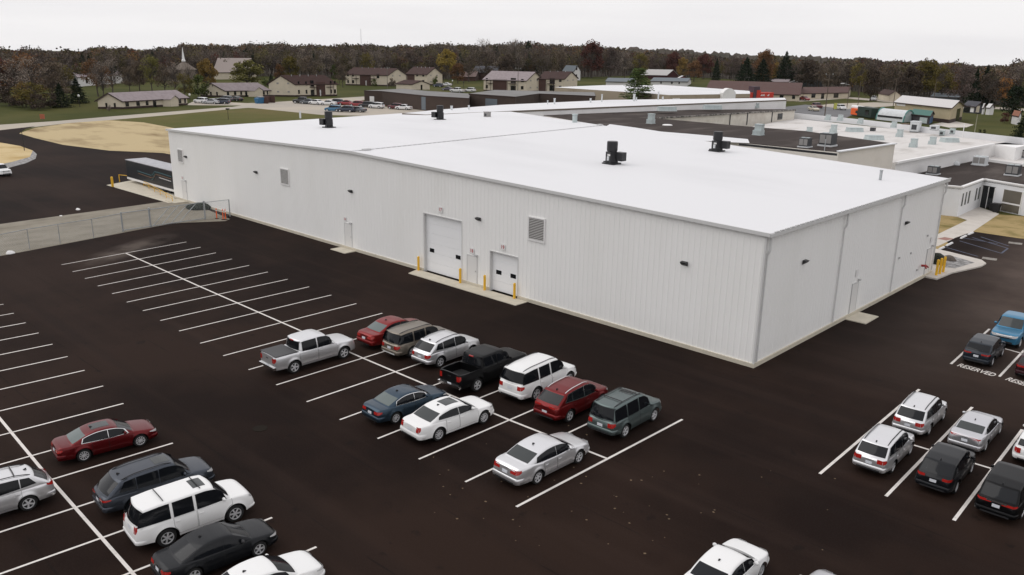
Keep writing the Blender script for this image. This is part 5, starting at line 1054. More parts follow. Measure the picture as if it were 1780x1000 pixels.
MB().prism([(sp_[0] - 3.5, sp_[1] - 3.5, zpy(121)), (sp_[0] + 3.5, sp_[1] - 3.5, zpy(121)), (sp_[0] + 3.5, sp_[1] + 3.5, zpy(121)), (sp_[0] - 3.5, sp_[1] + 3.5, zpy(121))], [(sp_[0] - 3.5, sp_[1] - 3.5, 0), (sp_[0] + 3.5, sp_[1] - 3.5, 0), (sp_[0] + 3.5, sp_[1] + 3.5, 0), (sp_[0] - 3.5, sp_[1] + 3.5, 0)]).add([(sp_[0] - 4.2, sp_[1] - 4.2, zpy(121)), (sp_[0] + 4.2, sp_[1] - 4.2, zpy(121)), (sp_[0] + 4.2, sp_[1] + 4.2, zpy(121)), (sp_[0] - 4.2, sp_[1] + 4.2, zpy(121)), (sp_[0], sp_[1], zpy(106))], [(0, 1, 4), (1, 2, 4), (2, 3, 4), (3, 0, 4)]).build('tower_base', mat('tower_beige', (.17, .14, .115), .9), ch, world=True)
MB().tube([(sp_[0], sp_[1], zpy(107)), (sp_[0], sp_[1], zpy(104)), (sp_[0], sp_[1], zpy(103.5)), (sp_[0], sp_[1], zpy(82))], [.95, .85, .65, .05], 8).build('steeple', m_signw, ch, world=True)
# brown building and restaurant block
m_brownw = mat('brown_brick_wall', (.060, .040, .032), .9, vary=(.5, (.05, .033, .027), .4, .7)); m_grav = mat('grey_gravel_roof', (.20, .195, .19), .95, vary=(.15, (.16, .155, .15), .4, .7))
b1, tp1 = hall('brown_building', 'long low dark brown building, lower left section', [(633, 157.5), (664, 158.5), (741, 166.5), (815, 170.8), (817, 163), (740, 158), (700, 154.5)], 4.0, m_brownw, m_grav, fascia=m_browntrim)
b2, tp2 = hall('brown_building', 'dark brown building, taller right section with a grey garage door', [(815, 162.8), (896, 168.3), (937, 162.8), (1035, 167), (1033, 160.5), (935, 158.5), (860, 156.5)], 4.4, m_brownw, m_grav, fascia=m_browntrim)
wall_panel(tp2[0], tp2[1], .37, .62, .2, 3.4, .06, 'garage_door', mat('blue_grey_door', (.14, .165, .19), .6), b2)
wall_panel(tp1[1], tp1[2], .90, .985, .2, 3.6, .06, 'door', mat('blue_grey_door', (.14, .165, .19), .6), b1); wall_panel(tp1[0], tp1[1], .3, .55, .6, 2.4, .06, 'window', m_signw, b1)
m_tanw = mat('tan_block_wall', (.36, .30, .225), .85, vary=(.2, (.28, .225, .165), .5, .7))
rs, tr_ = hall('shop_building', 'long tan shop building with bright white roof and arched white parapet', [(964, 151.8), (1089, 160), (1164, 165.3), (1251, 163.9), (1304, 163), (1303, 158.3), (1222, 152.5), (1147, 147.5), (1048, 148.3)], 4.8, m_tanw, m_roofw)
m_bwin = mat('brown_shopfront', (.13, .065, .035), .6)
wall_panel(tr_[2], tr_[3], .06, .20, 1.6, 3.9, .10, 'sign_panel', m_signw, rs); wall_panel(tr_[2], tr_[3], .32, .64, .3, 3.7, .08, 'shop_window', m_bwin, rs); wall_panel(tr_[2], tr_[3], .70, .96, .3, 3.7, .08, 'shop_window', m_bwin, rs); wall_panel(tr_[3], tr_[4], .45, .98, .3, 3.7, .08, 'shop_window', m_bwin, rs)
pL, pR = P(1252, 163.9, 4.8), P(1274, 163.6, 4.8); u_ = pR - pL; ln = np.linalg.norm(u_); u_ /= ln; n_ = np.array([u_[1], -u_[0], 0]); n_ = n_ if n_ @ (CAM - pL) > 0 else -n_
fr_ = []; 
for s in np.linspace(0, 1, 13): fr_.append((s * ln, 5.2 + 1.3 * math.sin(math.pi * s) ** .8))
top_ = [(*(pL + u_ * s)[:2], z) for s, z in fr_]; poly = [(*pL[:2], 0)] + top_ + [(*pR[:2], 0)]
MB().prism([tuple(np.array(q) + n_ * 1.2) for q in poly], [tuple(np.array(q) - n_ * .4) for q in poly]).build('arched_parapet', m_wwall, rs, world=True)
aw = thing('food_shop_front', 'red shop front sign with illegible white lettering at the end of the tan building', 'sign', P(1312, 170))
a, b_ = P(1285, 173.5, 1.0), P(1340, 173, 1.0)
ua = (b_ - a) / np.linalg.norm(b_ - a); la = np.linalg.norm(b_ - a)
m_awn = mat('bright_red_awning', (.55, .035, .018), .5)
for s0, s1 in ((0, .36), (.52, 1)): MB().obox(a + ua * la * (s0 + s1) / 2, ua, (-ua[1], ua[0]), la * (s1 - s0) / 2, 1.2, 1.5, 3.4).build('awning', m_awn, aw, world=True)
MB().obox(a + ua * la * .44, ua, (-ua[1], ua[0]), la * .09, 1.5, 0, 5.4).build('tower', mat('dark_purple_panel', (.07, .045, .06), .7), aw, world=True)
MB().obox(a + ua * la * .5, ua, (-ua[1], ua[0]), la * .06, 1.6, .5, 4.2).build('awning', m_awn, aw, world=True)
nn = np.array([ua[1], -ua[0]]); nn = nn if nn @ (CAM - a)[:2] > 0 else -nn
for s0, s1 in ((.10, .26), (.58, .74), (.80, .88)):
    m = MB(); n = int((s1 - s0) / .022)
    for k in range(n): q = a[:2] + ua[:2] * la * (s0 + k * .022) + nn * 1.23; m.bar((*q, 2.2), (*(q + ua[:2] * la * .006), 2.2 + .7 * (.7 + .3 * ((k * 7) % 3 - 1))), .18)
    m.build('lettering', m_signw, aw, world=True)
gab('motel', 'long low building with red brown roof behind the shop, left wing', (1388, 176.5), (1225, 171), (1392, 169), 165.5, (1388, 145), m_siding, m_redbrownr, [(.16, .20, .8, 2.0), (.04, .07, .8, 2.0)], cat='building')
gab('motel', 'long low building with red brown roof, right wing nearer the street', (1473, 171), (1389, 173), (1478, 166), 163.5, (1474, 151.5), m_siding, m_redbrownr, [(.2, .3, .3, 2.2), (.5, .56, 0, 2.2, 'door'), (.68, .76, .5, 2.2)], cat='building')
gab('house', 'cream fronted house with brown roof right of the street poles', (1544.5, 173.5), (1564, 177), (1526, 172.5), 163, (1535, 156), m_siding, m_brownr, [(.3, .6, 0, 2.4, 'garage_door')], [(.2, .75, .8, 2.2)])
tb, inf = gab('metal_building', 'tan metal building with pale roof on the lawn at right', (1649, 214.5), (1553, 202), (1671, 209), 188.3, (1663, 176), m_tanm, m_palemet, [(.80, .97, 3.0, 4.0, 'sign_panel', m_signw), (.78, .86, .2, 1.6, 'door')], [(.50, .78, .1, 3.3, 'door')], base=.9, cat='building', oh=.5)
gab('house', 'dark low house with small gabled porch behind the right hand lawn', (1694, 197.5), (1674, 195.5), (1708, 196.5), 186, (1701, 178), m_dgreyr, m_dgreyr, [(.1, .4, .3, 2.2, 'garage_door', m_signw), (.45, .95, .2, 2.3)], [(.1, .5, .2, 2.2, 'door', m_siding)])
gab('garden_shed', 'small narrow white shed left of two behind the lawn', (1708, 199), (1706, 198.8), (1710.5, 199), 191, (1709, 187.5), m_whitesd, m_whitesd, cat='shed', oh=.1, group='white garden sheds')
gab('garden_shed', 'wider white shed right of two behind the lawn', (1719, 200), (1712.5, 199.5), (1726, 200), 192, (1721, 187), m_whitesd, m_whitesd, cat='shed', oh=.1, group='white garden sheds')
gab('garden_shed', 'white shed with rusty orange roof beside the dark conifer at right', (1768, 217.5), (1757, 215), (1773, 214), 207, (1770, 203), m_whitesd, mat('rust_roof', (.22, .09, .05), .9), cat='shed', oh=.2)
gab('house', 'low house with blue grey roof left of the single pine', (1100, 151), (1053, 150), (1106, 147), 146, (1102, 137), m_whitesd, m_greyr)
gab('house', 'low house with blue grey roof right of the single pine', (1194, 150), (1131, 149), (1201, 146), 146.8, (1196, 136.5), m_whitesd, m_greyr, [(.2, .24, 1, 2), (.4, .44, 1, 2), (.7, .74, 1, 2)])
gab('barn', 'dark red barn with pale roof above the blue grey roofs', (1159, 138), (1115, 137), (1178.5, 138), 131, (1168.5, 122), mat('barn_red', (.055, .016, .018), .9), m_palemet, cat='barn')
gab('barn', 'small bright red shed right of the dark red barn', (1181, 142.5), (1178, 142), (1194, 142), 139, (1187, 134.5), mat('shed_red', (.16, .03, .025), .9), m_palemet, cat='barn')
gab('house', 'mauve roofed house between the big dark conifers', (1369, 150), (1338, 150), (1376, 147), 146.5, (1371, 138.5), m_siding, m_mauve)
gab('house', 'grey gabled house right of the tall dark conifer', (1372, 151), (1410, 151), (1391, 151), 146.5, (1381, 141.5), m_greyr, m_greyr, trimm=m_palemet)
gab('house', 'low grey roofed house behind the tan metal building', (1664, 180), (1618, 178), (1672, 178), 175, (1668, 168.5), m_greyr, m_greyr)
# yard things at the right
q = thing('quonset_hut', 'rounded white half-cylinder shelter with teal end frames', 'shelter', P(1547, 211))
a, b_ = P(1523, 208.5), P(1569, 213.5); ax = (b_ - a); L_q = np.linalg.norm(ax); ax /= L_q; nx_ = np.array([-ax[1], ax[0], 0]); rr = 1.45
def arch(s, r, z0=.1): return [tuple(a + ax * s + nx_ * (1.9 + 1.9 * -math.cos(t_)) + np.array([0, 0, z0 + r * 2 * math.sin(t_)])) for t_ in np.linspace(0, math.pi, 13)]
MB().grid([arch(s, rr) for s in (0, L_q)]).build('cover', m_unitw, q, world=True, smooth=True)
for s in (-.1, L_q + .1):
    r_ = arch(s, rr * 1.04); MB().tube(r_, .16, 6).build('end_frame', mat('teal_frame', (.10, .27, .24), .6), q, world=True)
MB().add(arch(.02, rr), [tuple(range(13))]).add(arch(L_q - .02, rr), [tuple(range(13))]).build('end_wall', m_unit, q, world=True)
MB().obox(a + ax * L_q / 2 - nx_ * .02, ax, nx_, L_q * .46, .04, .9, 1.35).build('open_slot', m_black, q, world=True)
q = thing('storage_trailer', 'dark green storage box left of the rounded white shelter', 'container', P(1509, 205)); a, b_ = P(1497, 203), P(1521, 207); u_ = unit2(b_ - a)
MB().obox((a + b_) / 2, u_, (-u_[1], u_[0]), np.linalg.norm(b_ - a) / 2, 1.3, .3, 2.8).build('box', mat('dark_green_box', (.012, .03, .022), .6), q, world=True); MB().obox(a + (b_ - a) * .7, u_, (-u_[1], u_[0]), 1.0, 1.33, .9, 2.2).build('window', m_glassd, q, world=True)
q = thing('food_stand', 'small orange stand with a white barrel roof on the east road', 'stand', P(1490, 202.5)); a, b_ = P(1482, 201), P(1499, 203.5); u_ = unit2(b_ - a); hl = np.linalg.norm(b_ - a) / 2
MB().obox((a + b_) / 2, u_, (-u_[1], u_[0]), hl * .8, 1.0, .4, 2.1).build('body', m_orange, q, world=True); MB().obox((a + b_) / 2 + np.array([*u_, 0]) * hl * .5, u_, (-u_[1], u_[0]), hl * .3, 1.05, .9, 1.6).build('opening', m_black, q, world=True)
MB().tube([(*(a[:2] - u_ * .4), 2.35), (*(b_[:2] + u_ * .2), 2.35)], .55, 10).build('roof', m_signw, q, world=True, smooth=True)
MB().obox((a + b_) / 2, u_, (-u_[1], u_[0]), hl * 1.2, .3, .15, .4).build('chassis', m_black, q, world=True)
gab('play_shed', 'small shed with a green roof and blue slide side beside the tan metal building', (1614, 217), (1582, 213), (1621, 213), 206, (1617, 196), mat('shed_dark_wood', (.05, .045, .05), .8), mat('green_roof', (.045, .14, .115), .7), [(.1, .5, .2, 1.6, 'opening', m_unit)], [(.1, .9, .1, 1.6, 'panel', mat('blue_panel', (.02, .07, .16), .6))], cat='shed', oh=.25)
q = thing('yellow_sign', 'yellow green upright banner beside the white van on the east road', 'sign', P(1451.5, 191)); p = P(1451.5, 191); MB().obox(p, (1, 0), (0, 1), .45, .1, .2, 2.0).build('panel', mat('lime_panel', (.45, .45, .10), .6), q, world=True); MB().bar((p[0] - .5, p[1], 0), (p[0] - .5, p[1], 2.1), .1).build('post', m_black, q, world=True)
q = thing('dumpster', 'blue dumpster beside the brown enclosure by the side road', 'dumpster', P(451, 180)); p = P(451, 180)
MB().prism([(p[0] - 1.0, p[1] - 1.1, 1.5), (p[0] + 1.0, p[1] - 1.1, 1.5), (p[0] + 1, p[1] + 1.1, 1.9), (p[0] - 1, p[1] + 1.1, 1.9)], [(p[0] - .8, p[1] - .9, 0), (p[0] + .8, p[1] - .9, 0), (p[0] + .8, p[1] + .9, 0), (p[0] - .8, p[1] + .9, 0)]).build('body', mat('dumpster_blue', (.02, .12, .25), .5), q, world=True)
MB().box(p[0] - 1.05, p[1] - .2, 1.75, p[0] + 1.05, p[1] + 1.15, 1.98).build('lid', m_grey, q, world=True)
q = thing('bin_enclosure', 'brown boarded enclosure right of the blue dumpster', 'enclosure', P(463, 179)); a, b_ = P(458, 180), P(470, 178.5); u_ = unit2(b_ - a); l_ = np.linalg.norm(b_ - a)
MB().obox((a + b_) / 2, u_, (-u_[1], u_[0]), l_ / 2, .08, 0, 1.9).obox(a, (-u_[1], u_[0]), u_, 1.5, .08, 0, 1.9).obox(b_, (-u_[1], u_[0]), u_, 1.5, .08, 0, 1.9).build('boards', m_brick, q, world=True)
# ------------------------------------------------------------------ poles and lamps
def pole(name, label, px, base, topy, r=.12, m=None, arms=0, lamp=None, cat='utility pole', group=None):
    p = P(px, base); h = vz(p, px, topy); o = thing(name, label, cat, p, 0, group); r = max(r, mpp(p) * .45)
    MB().tube([(0, 0, 0), (0, 0, h)], [r, r * .7], 8).build('pole', m or m_wood, o)
    d = unit2(RT[:2])
    if arms:
        for k in range(arms): MB().bar((*(-d * 1.1), h - .6 - k * 1.2), (*(d * 1.1), h - .6 - k * 1.2), .14).build('crossarm', m or m_wood, o)
        for s in (-.9, 0, .9): MB().tube([(*(d * s), h - .55), (*(d * s), h - .25)], .09, 6).build('insulator', m_galv, o)
    if lamp == 'globe': MB().tube([(0, 0, h - .1), (0, 0, h + .1), (0, 0, h + .35), (0, 0, h + .5)], [.15, .3, .3, .12], 10).build('lamp_head', mat('white_globe', (.75, .75, .72), .4), o, smooth=True)
    if lamp == 'arm': MB().bar((0, 0, h - .1), (*(-d * 2.0), h + .3), .12).build('arm', m or m_galv, o); MB().obox(-d * 2.3, d, (-d[1], d[0]), .5, .22, h + .2, h + .42).build('lamp_head', m_signw, o)
    if lamp == 'box': MB().obox((0, 0), d, (-d[1], d[0]), .35, .3, h - .1, h + .2).build('lamp_head', m_black, o)
    return o
U1 = 'wooden utility poles'
pole('utility_pole', 'utility pole with transformers standing before the east road', 1433, 206, 126, .15, None, 2, group=U1)
pole('utility_pole', 'slim pole with lamp arm left of the orange stand', 1472, 188, 147, .12, None, 0, 'arm')
pole('utility_pole', 'slim wooden pole between lamp arm pole and tan metal building', 1491, 184, 141, .12, None, 0, group=U1)
pole('utility_pole', 'wooden pole at the left corner of the tan metal building', 1552.5, 185, 136, .12, m_wood, 0, group=U1)
pole('utility_pole', 'wooden pole rising behind the tan metal building roof', 1622, 180, 137, .12, m_wood, 0, group=U1)
pole('lamp_post', 'pale post with small lamp on the lawn right of the shed pad', 1693.5, 234, 197, .10, mat('pale_post', (.35, .33, .25), .8), 0, 'box', 'lamp post')
pole('utility_pole', 'utility pole in front of the two-storey apartment pair', 673.5, 154, 116, .13, mat('grey_pole', (.14, .125, .11), .9), 1, group=U1)
pole('utility_pole', 'utility pole in front of the mauve roofed apartment house', 900, 163, 117, .13, mat('grey_pole', (.14, .125, .11), .9), 1, group=U1)
pole('utility_pole', 'small utility pole behind the nearest apartment house', 536, 135, 117, .13, mat('grey_pole', (.14, .125, .11), .9), 1, group=U1)
pole('lamp_post', 'dark lamp post with white globe on the far left lawn', 139, 186, 168, .07, m_black, 0, 'globe', 'lamp post')
pole('lamp_post', 'dark lamp post with white globe between the two mauve roofed houses', 330.5, 178, 166, .07, m_black, 0, 'globe', 'lamp post')
pole('lamp_post', 'thin dark lamp pole on the straw island of the yard', 42.5, 262, 222, .06, m_black, 0, None, 'lamp post')
pole('lamp_post', 'short dark post on the rough field behind the roof edge', 397, 208, 190, .06, m_black, 0, 'box', 'lamp post')
pole('utility_pole', 'pale pole rising through the pine over the shop roof', 1143.5, 168, 150, .1, m_signw, 0, None)
pole('radio_mast', 'very thin radio mast above the wooded skyline', 629, 110, 50, .05, mat('mast_grey', (.55, .55, .56), .8), 0, None, 'mast')
pole('parking_lamp', 'double headed lamp pole over the red shop front', 1316, 170, 152, .08, m_galv, 1, None, 'lamp post')
pole('street_lamp', 'small lamp with dark globe behind the taller brown building', 806, 160, 143, .10, m_black, 0, 'box', 'lamp post')
pole('street_lamp', 'pale lamp globe at the wood edge right of the apartment pair', 786.5, 150, 141.5, .07, m_black, 0, 'globe', 'lamp post')
pole('warning_sign', 'small orange warning sign on the far left lawn edge', 74.5, 211, 203, .05, m_wood, 0, None, 'sign')
p = P(74.5, 210); o = [x for x in bpy.data.objects if x.name.startswith('warning_sign')][0]; MB().obox((0, 0), unit2(RT[:2]), unit2(FW[:2]), .5, .04, .5, 1.5).build('panel', mat('rust_orange', (.35, .10, .05), .7), o)
# ------------------------------------------------------------------ far cars (one mesh each: body, glass, wheels)
m_objp = mat('far_car_paint', (.5, .5, .5), .35, objcol=True, coat=.5)
def far_mesh(c):
    m = MB(); b_ = c.body(); m.add(b_.v, b_.f); b_ = c.cabin(); m.add(b_.v, b_.f); m.mi = 1
    m.grid(c.gpatch(c.k['ws'][0], c.k['ws'][1], .9, .012)); m.grid(c.gpatch(c.k['rw'][0], c.k['rw'][1], .86, .012))
    for sg in (1, -1):
        for xa, xb, s0, s1 in c.k['wins']: m.grid(c.win(xa, xb, .014, sl=(s0, s1), sgn=sg))
    m.mi = 2; m.box(-c.L / 2 + .3, -c.W / 2 + .2, .2, c.L / 2 - .3, c.W / 2 - .2, .6)
    for x in (c.xf, c.xr):
        for sg in (1, -1): m.tube([(x, sg * (c.W / 2 - .24), c.Rw), (x, sg * (c.W / 2 - .02), c.Rw)], c.Rw, 14)
    m.mi = 3
    for sg in (1, -1): 
        for x in (c.xf, c.xr): m.tube([(x, sg * (c.W / 2 - .03), c.Rw), (x, sg * (c.W / 2 - .0), c.Rw)], c.Rw * .6, 10)
    m.mi = 4
    for sg in (1, -1): m.grid([[(p[0], p[1] * sg, p[2]) for p in r_] for r_ in c.face(-1, .5, .8, c.k['tl'][0], c.k['tl'][1], .02)])
    o = m.build('far_car', [m_objp, m_glass, m_tyre, m_rim, m_tail], smooth=40); me = o.data; bpy.data.objects.remove(o); return me
FM = {'sedan': far_mesh(sedan()), 'suv': far_mesh(suv()), 'pickup': far_mesh(pickup(bed=(-2.7, -1.3, .8)))}
PAL = dict(white=(.70, .70, .70), black=(.01, .01, .012), red=(.25, .015, .02), maroon=(.10, .012, .018), silver=(.40, .41, .43), blue=(.03, .14, .26), navy=(.015, .025, .05), grey=(.10, .11, .12), beige=(.48, .43, .33), purple=(.06, .05, .08))
def fcar(label, kind, colr, px, py, hd, group, cat=None, name='parked_car'):
    o = bpy.data.objects.new(name, FM[kind]); COL.objects.link(o); p = P(px, py); o.location = (p[0], p[1], 0); o.rotation_euler = (0, 0, R(hd)); o.color = (*PAL[colr], 1)
    return tag(o, label, cat or ('pickup truck' if kind == 'pickup' else 'car'), group)
GA, GB2, GD = 'cars by the mauve roofed houses', 'cars in the far concrete lot', 'cars behind the brown building'
fcar('white car leftmost by the mauve roofed houses', 'suv', 'white', 350, 179.5, 200, GA); fcar('grey car half hidden between the white and the navy car', 'sedan', 'silver', 368, 181, 215, GA)
fcar('black car behind the navy one by the mauve roofed houses', 'sedan', 'black', 375, 180, 215, GA); fcar('navy car in front by the mauve roofed houses', 'suv', 'navy', 386, 181, 215, GA); fcar('blue grey car behind the navy one', 'suv', 'grey', 392, 176.5, 215, GA); fcar('black car rightmost by the mauve roofed houses', 'sedan', 'black', 411, 176, 190, GA)
fcar('black pickup at the left end of the far concrete lot', 'pickup', 'black', 526, 180, 210, GB2); fcar('grey car tucked behind the white sedan in the far lot', 'sedan', 'grey', 536, 181, 215, GB2); fcar('white sedan left in the far concrete lot', 'sedan', 'white', 550, 182, 195, GB2)
fcar('silver white car left of the dark SUV in the far lot', 'sedan', 'white', 571, 183, 215, GB2); fcar('dark SUV left of the red car in the far lot', 'suv', 'navy', 584, 182, 215, GB2); fcar('red car left of the silver topped red one', 'sedan', 'red', 602, 183, 215, GB2); fcar('red SUV in the middle of the far lot', 'suv', 'red', 621, 185.5, 215, GB2)
fcar('black SUV left of the white wagon in the far lot', 'suv', 'black', 638, 187, 215, GB2); fcar('white wagon at the right of the far lot', 'suv', 'white', 655, 188.5, 200, GB2); fcar('bright blue car behind the far left black fan', 'suv', 'blue', 580, 194, 210, GB2); fcar('dark blue car right of the bright blue one', 'suv', 'navy', 602, 195, 215, GB2); fcar('low black car nearest the white roof edge', 'sedan', 'grey', 622, 195, 200, GB2)
fcar('maroon car near the brown building', 'suv', 'maroon', 688, 190, 200, GB2); fcar('white car beside the maroon one', 'sedan', 'white', 702, 191, 200, GB2); fcar('white truck cab parked against the brown building', 'pickup', 'white', 725, 188, 20, GB2)
fcar('navy car behind the brown building', 'suv', 'navy', 762, 151.5, 200, GD); fcar('white car right of the navy one behind the brown building', 'sedan', 'white', 776, 149.5, 200, GD); fcar('purple grey car just above the brown building roof', 'sedan', 'purple', 778, 157.5, 200, GD); fcar('white pickup above the brown building roof', 'pickup', 'white', 795, 161, 195, GD); fcar('white van right of the lamp behind the brown building', 'suv', 'white', 817, 160, 200, GD)
fcar('beige sedan on the east road', 'sedan', 'beige', 1414, 193, 320, 'cars near the east road'); fcar('maroon car behind the beige sedan', 'suv', 'maroon', 1420, 188, 320, 'cars near the east road'); fcar('white car above the red one by the motel', 'sedan', 'white', 1394, 171, 330, 'cars near the east road'); fcar('red car parked by the motel', 'sedan', 'red', 1398, 174.5, 330, 'cars near the east road')
fcar('white van beside the yellow green banner', 'suv', 'white', 1461, 191, 320, 'cars near the east road'); fcar('white van before the cream fronted house', 'suv', 'white', 1519, 175, 280, 'cars near the east road')
# ------------------------------------------------------------------ trees
rng_ = np.random.default_rng(5)
m_bark = mat('bark', (.075, .060, .050), 1)
def leafmat(nm): 
    return mat(nm, (.1, .1, .1), .9, spec=.1, objcol=True, vary=(.8, (.03, .022, .016), .45, .95))
m_leaf = leafmat('foliage')
def quads(cen, size, nrm=None):
    """one bent quad per centre; random orientation"""
    n = len(cen); a = rng_.normal(size=(n, 3)); a /= np.linalg.norm(a, axis=1)[:, None]; t_ = rng_.normal(size=(n, 3)); b_ = np.cross(a, t_); b_ /= np.linalg.norm(b_, axis=1)[:, None]
    s = (size * rng_.uniform(.6, 1.3, n))[:, None]; a = a * s; b_ = b_ * s * rng_.uniform(.5, 1, n)[:, None]
    return np.stack([cen - a, cen - b_ * .9, cen + a * .9, cen + b_], 1)
def crown_pts(n, h0, h1, rad, lobes, shape='round', hollow=.35):
    """points spread in lobes through a crown"""
    out = []; H = h1 - h0
    lob = []
    for k in range(lobes):
        u = rng_.uniform(.12, .95); ang = rng_.uniform(0, 2 * math.pi)
        w_ = (math.sin(math.pi * min(u * .9 + .12, 1)) ** .6 if shape == 'round' else (1 - u) ** .7) * rad
        rr = w_ * math.sqrt(rng_.uniform(0, 1)) * .72
        lob.append((rr * math.cos(ang), rr * math.sin(ang), h0 + u * H, rad * rng_.uniform(.22, .42)))
    for k in range(n):
        l = lob[rng_.integers(lobes)]; d = rng_.normal(size=3); d /= np.linalg.norm(d); r_ = l[3] * (hollow + (1 - hollow) * rng_.uniform() ** .5)
        out.append((l[0] + d[0] * r_, l[1] + d[1] * r_, l[2] + d[2] * r_ * .85))
    return np.array(out), lob
def mesh_of(v, f, m, nm):
    me = bpy.data.meshes.new(nm); me.from_pydata(v if isinstance(v, list) else v.tolist(), [], f); me.materials.append(m); me.update(); return me
def qmesh(q, m, nm): return mesh_of(q.reshape(-1, 3), [(4 * i, 4 * i + 1, 4 * i + 2, 4 * i + 3) for i in range(len(q))], m, nm)
def branches(lob, h, h0, r0, extra=10, up=True, rad=.3):
    m = MB(); m.tube([(0, 0, -.02), (rng_.normal() * .01, rng_.normal() * .01, h0), (rng_.normal() * .02, 0, h * .62)], [r0, r0 * .75, r0 * .3], 6)
    for l in lob:
        zb = h0 + (l[2] - h0) * .45 * rng_.uniform(.6, 1); m.tube([(0, 0, zb), (l[0] * .5, l[1] * .5, (zb + l[2]) / 2 - .02), (l[0], l[1], l[2])], [r0 * .42, r0 * .25, r0 * .08], 4, cap=False)
    for k in range(extra):
        a = rng_.uniform(0, 2 * math.pi); z0 = rng_.uniform(h0 * .8, h * .75); rr = rad * rng_.uniform(.35, 1) * (1.15 - z0 / h * .6); z1 = min(h, z0 + rng_.uniform(.15, .38) * h)
        m.tube([(0, 0, z0), (rr * .55 * math.cos(a), rr * .55 * math.sin(a), (z0 * .45 + z1 * .55)), (rr * math.cos(a), rr * math.sin(a), z1)], [r0 * .3, r0 * .16, r0 * .05], 3, cap=False)
    return m
# all tree meshes have height 1; crown radius about .35
TM = {}
def make(kind, k):
    if kind == 'round': pts_, lob = crown_pts(3400, .16, .98, .42, 30, hollow=.15); q = quads(pts_, .023); br = branches(lob, 1, .22, .022, 8)
    elif kind == 'sparse': pts_, lob = crown_pts(2200, .18, .98, .38, 26, hollow=.05); q = quads(pts_, .016); br = branches(lob, 1, .22, .017, 26)
    elif kind == 'bare': pts_, lob = crown_pts(1300, .24, .99, .35, 26, hollow=.05); q = quads(pts_, .0095); br = branches(lob, 1, .25, .016, 70, rad=.34)
    elif kind == 'shrub': pts_, lob = crown_pts(1100, .05, .92, .55, 12); q = quads(pts_, .04); br = branches(lob, 1, .1, .02, 5)
    elif kind == 'conifer':
        n = 3600; u = rng_.uniform(0, 1, n) ** .62; z = .05 + .94 * (1 - u); ph = rng_.uniform(0, 2 * math.pi, n); tier = 1 + .22 * np.sin(z * 62) ; R0 = .27 * (u ** .85) * tier * (1 + .2 * np.sin(ph * 5 + z * 30)); r_ = R0 * np.sqrt(rng_.uniform(.15, 1, n)); z = z - r_ * .22
        q = quads(np.stack([r_ * np.cos(ph), r_ * np.sin(ph), z], 1), .017); br = MB().tube([(0, 0, -.02), (0, 0, .97)], [.016, .003], 6)
    elif kind == 'pine':
        cen = []; br = MB().tube([(0, 0, -.02), (0, 0, .5), (0, 0, .98)], [.018, .012, .003], 6)
        for t_ in range(15):
            z = .20 + .76 * (t_ / 14) ** .9; L0 = .37 * (1 - (z - .2) / .85) ** .75 + .03; nb = 7
            for b_ in range(nb):
                a = 2 * math.pi * (b_ + rng_.uniform(0, .7)) / nb; Lb = L0 * rng_.uniform(.6, 1.08); dz = rng_.uniform(-.05, .05) * Lb * 2; c_, s_ = math.cos(a), math.sin(a)
                br.tube([(0, 0, z), (Lb * c_, Lb * s_, z + dz)], [.005, .0015], 3, cap=False)
                for j in range(34): f_ = rng_.uniform(.3, 1.03); w_ = .035 + .03 * (1 - abs(f_ - .7)); o2 = rng_.normal() * w_ * .8; cen.append((Lb * f_ * c_ - o2 * s_, Lb * f_ * s_ + o2 * c_, z + dz * f_ + rng_.normal() * .008 + .006))
        q = quads(np.array(cen), .027); q[:, :, 2] = q[:, :, 2].mean(1)[:, None] + (q[:, :, 2] - q[:, :, 2].mean(1)[:, None]) * .45
    return qmesh(q, m_leaf, 'crown'), br
for kd, cnt in (('round', 3), ('sparse', 3), ('bare', 3), ('shrub', 2), ('conifer', 2), ('pine', 1)):
    L0 = []
    for k in range(cnt):
        me, br = make(kd, k); o = br.build('trunk', m_bark, smooth=True, recalc=False); tme = o.data; bpy.data.objects.remove(o); L0.append((me, tme))
    TM[kd] = L0
TCOL = dict(brown=(.125, .096, .070), dark=(.080, .060, .046), olive=(.13, .105, .028), rust=(.165, .088, .042), red=(.105, .042, .034), yellow=(.26, .19, .045), orange=(.24, .12, .045), ygreen=(.155, .145, .045), green=(.075, .095, .025), twig=(.26, .215, .18), ever=(.016, .026, .013), pine=(.080, .115, .035), purple=(.11, .082, .072), gold=(.22, .145, .045))
KN = dict(round='broadleaf_tree', sparse='broadleaf_tree', bare='bare_tree', shrub='shrub', conifer='conifer', pine='pine_tree')
def tree(kind, colr, label, px, base, topy, wide=1.0, group='trees around the houses'):
    p = P(px, base); h = vz(p, px, topy); me, tme = TM[kind][int(rng_.integers(len(TM[kind])))]
    o = thing(KN[kind], label, 'shrub' if kind == 'shrub' else 'tree', p, rng_.uniform(0, 6.28), group); o.scale = (h * wide, h * wide, h)
    for nm, d_ in (('crown', me), ('trunk', tme)):
        c_ = bpy.data.objects.new(nm, d_); COL.objects.link(c_); c_.parent = o
        if nm == 'crown': k = rng_.uniform(.85, 1.15); c_.color = (*[x * k for x in TCOL[colr]], 1)
    return o
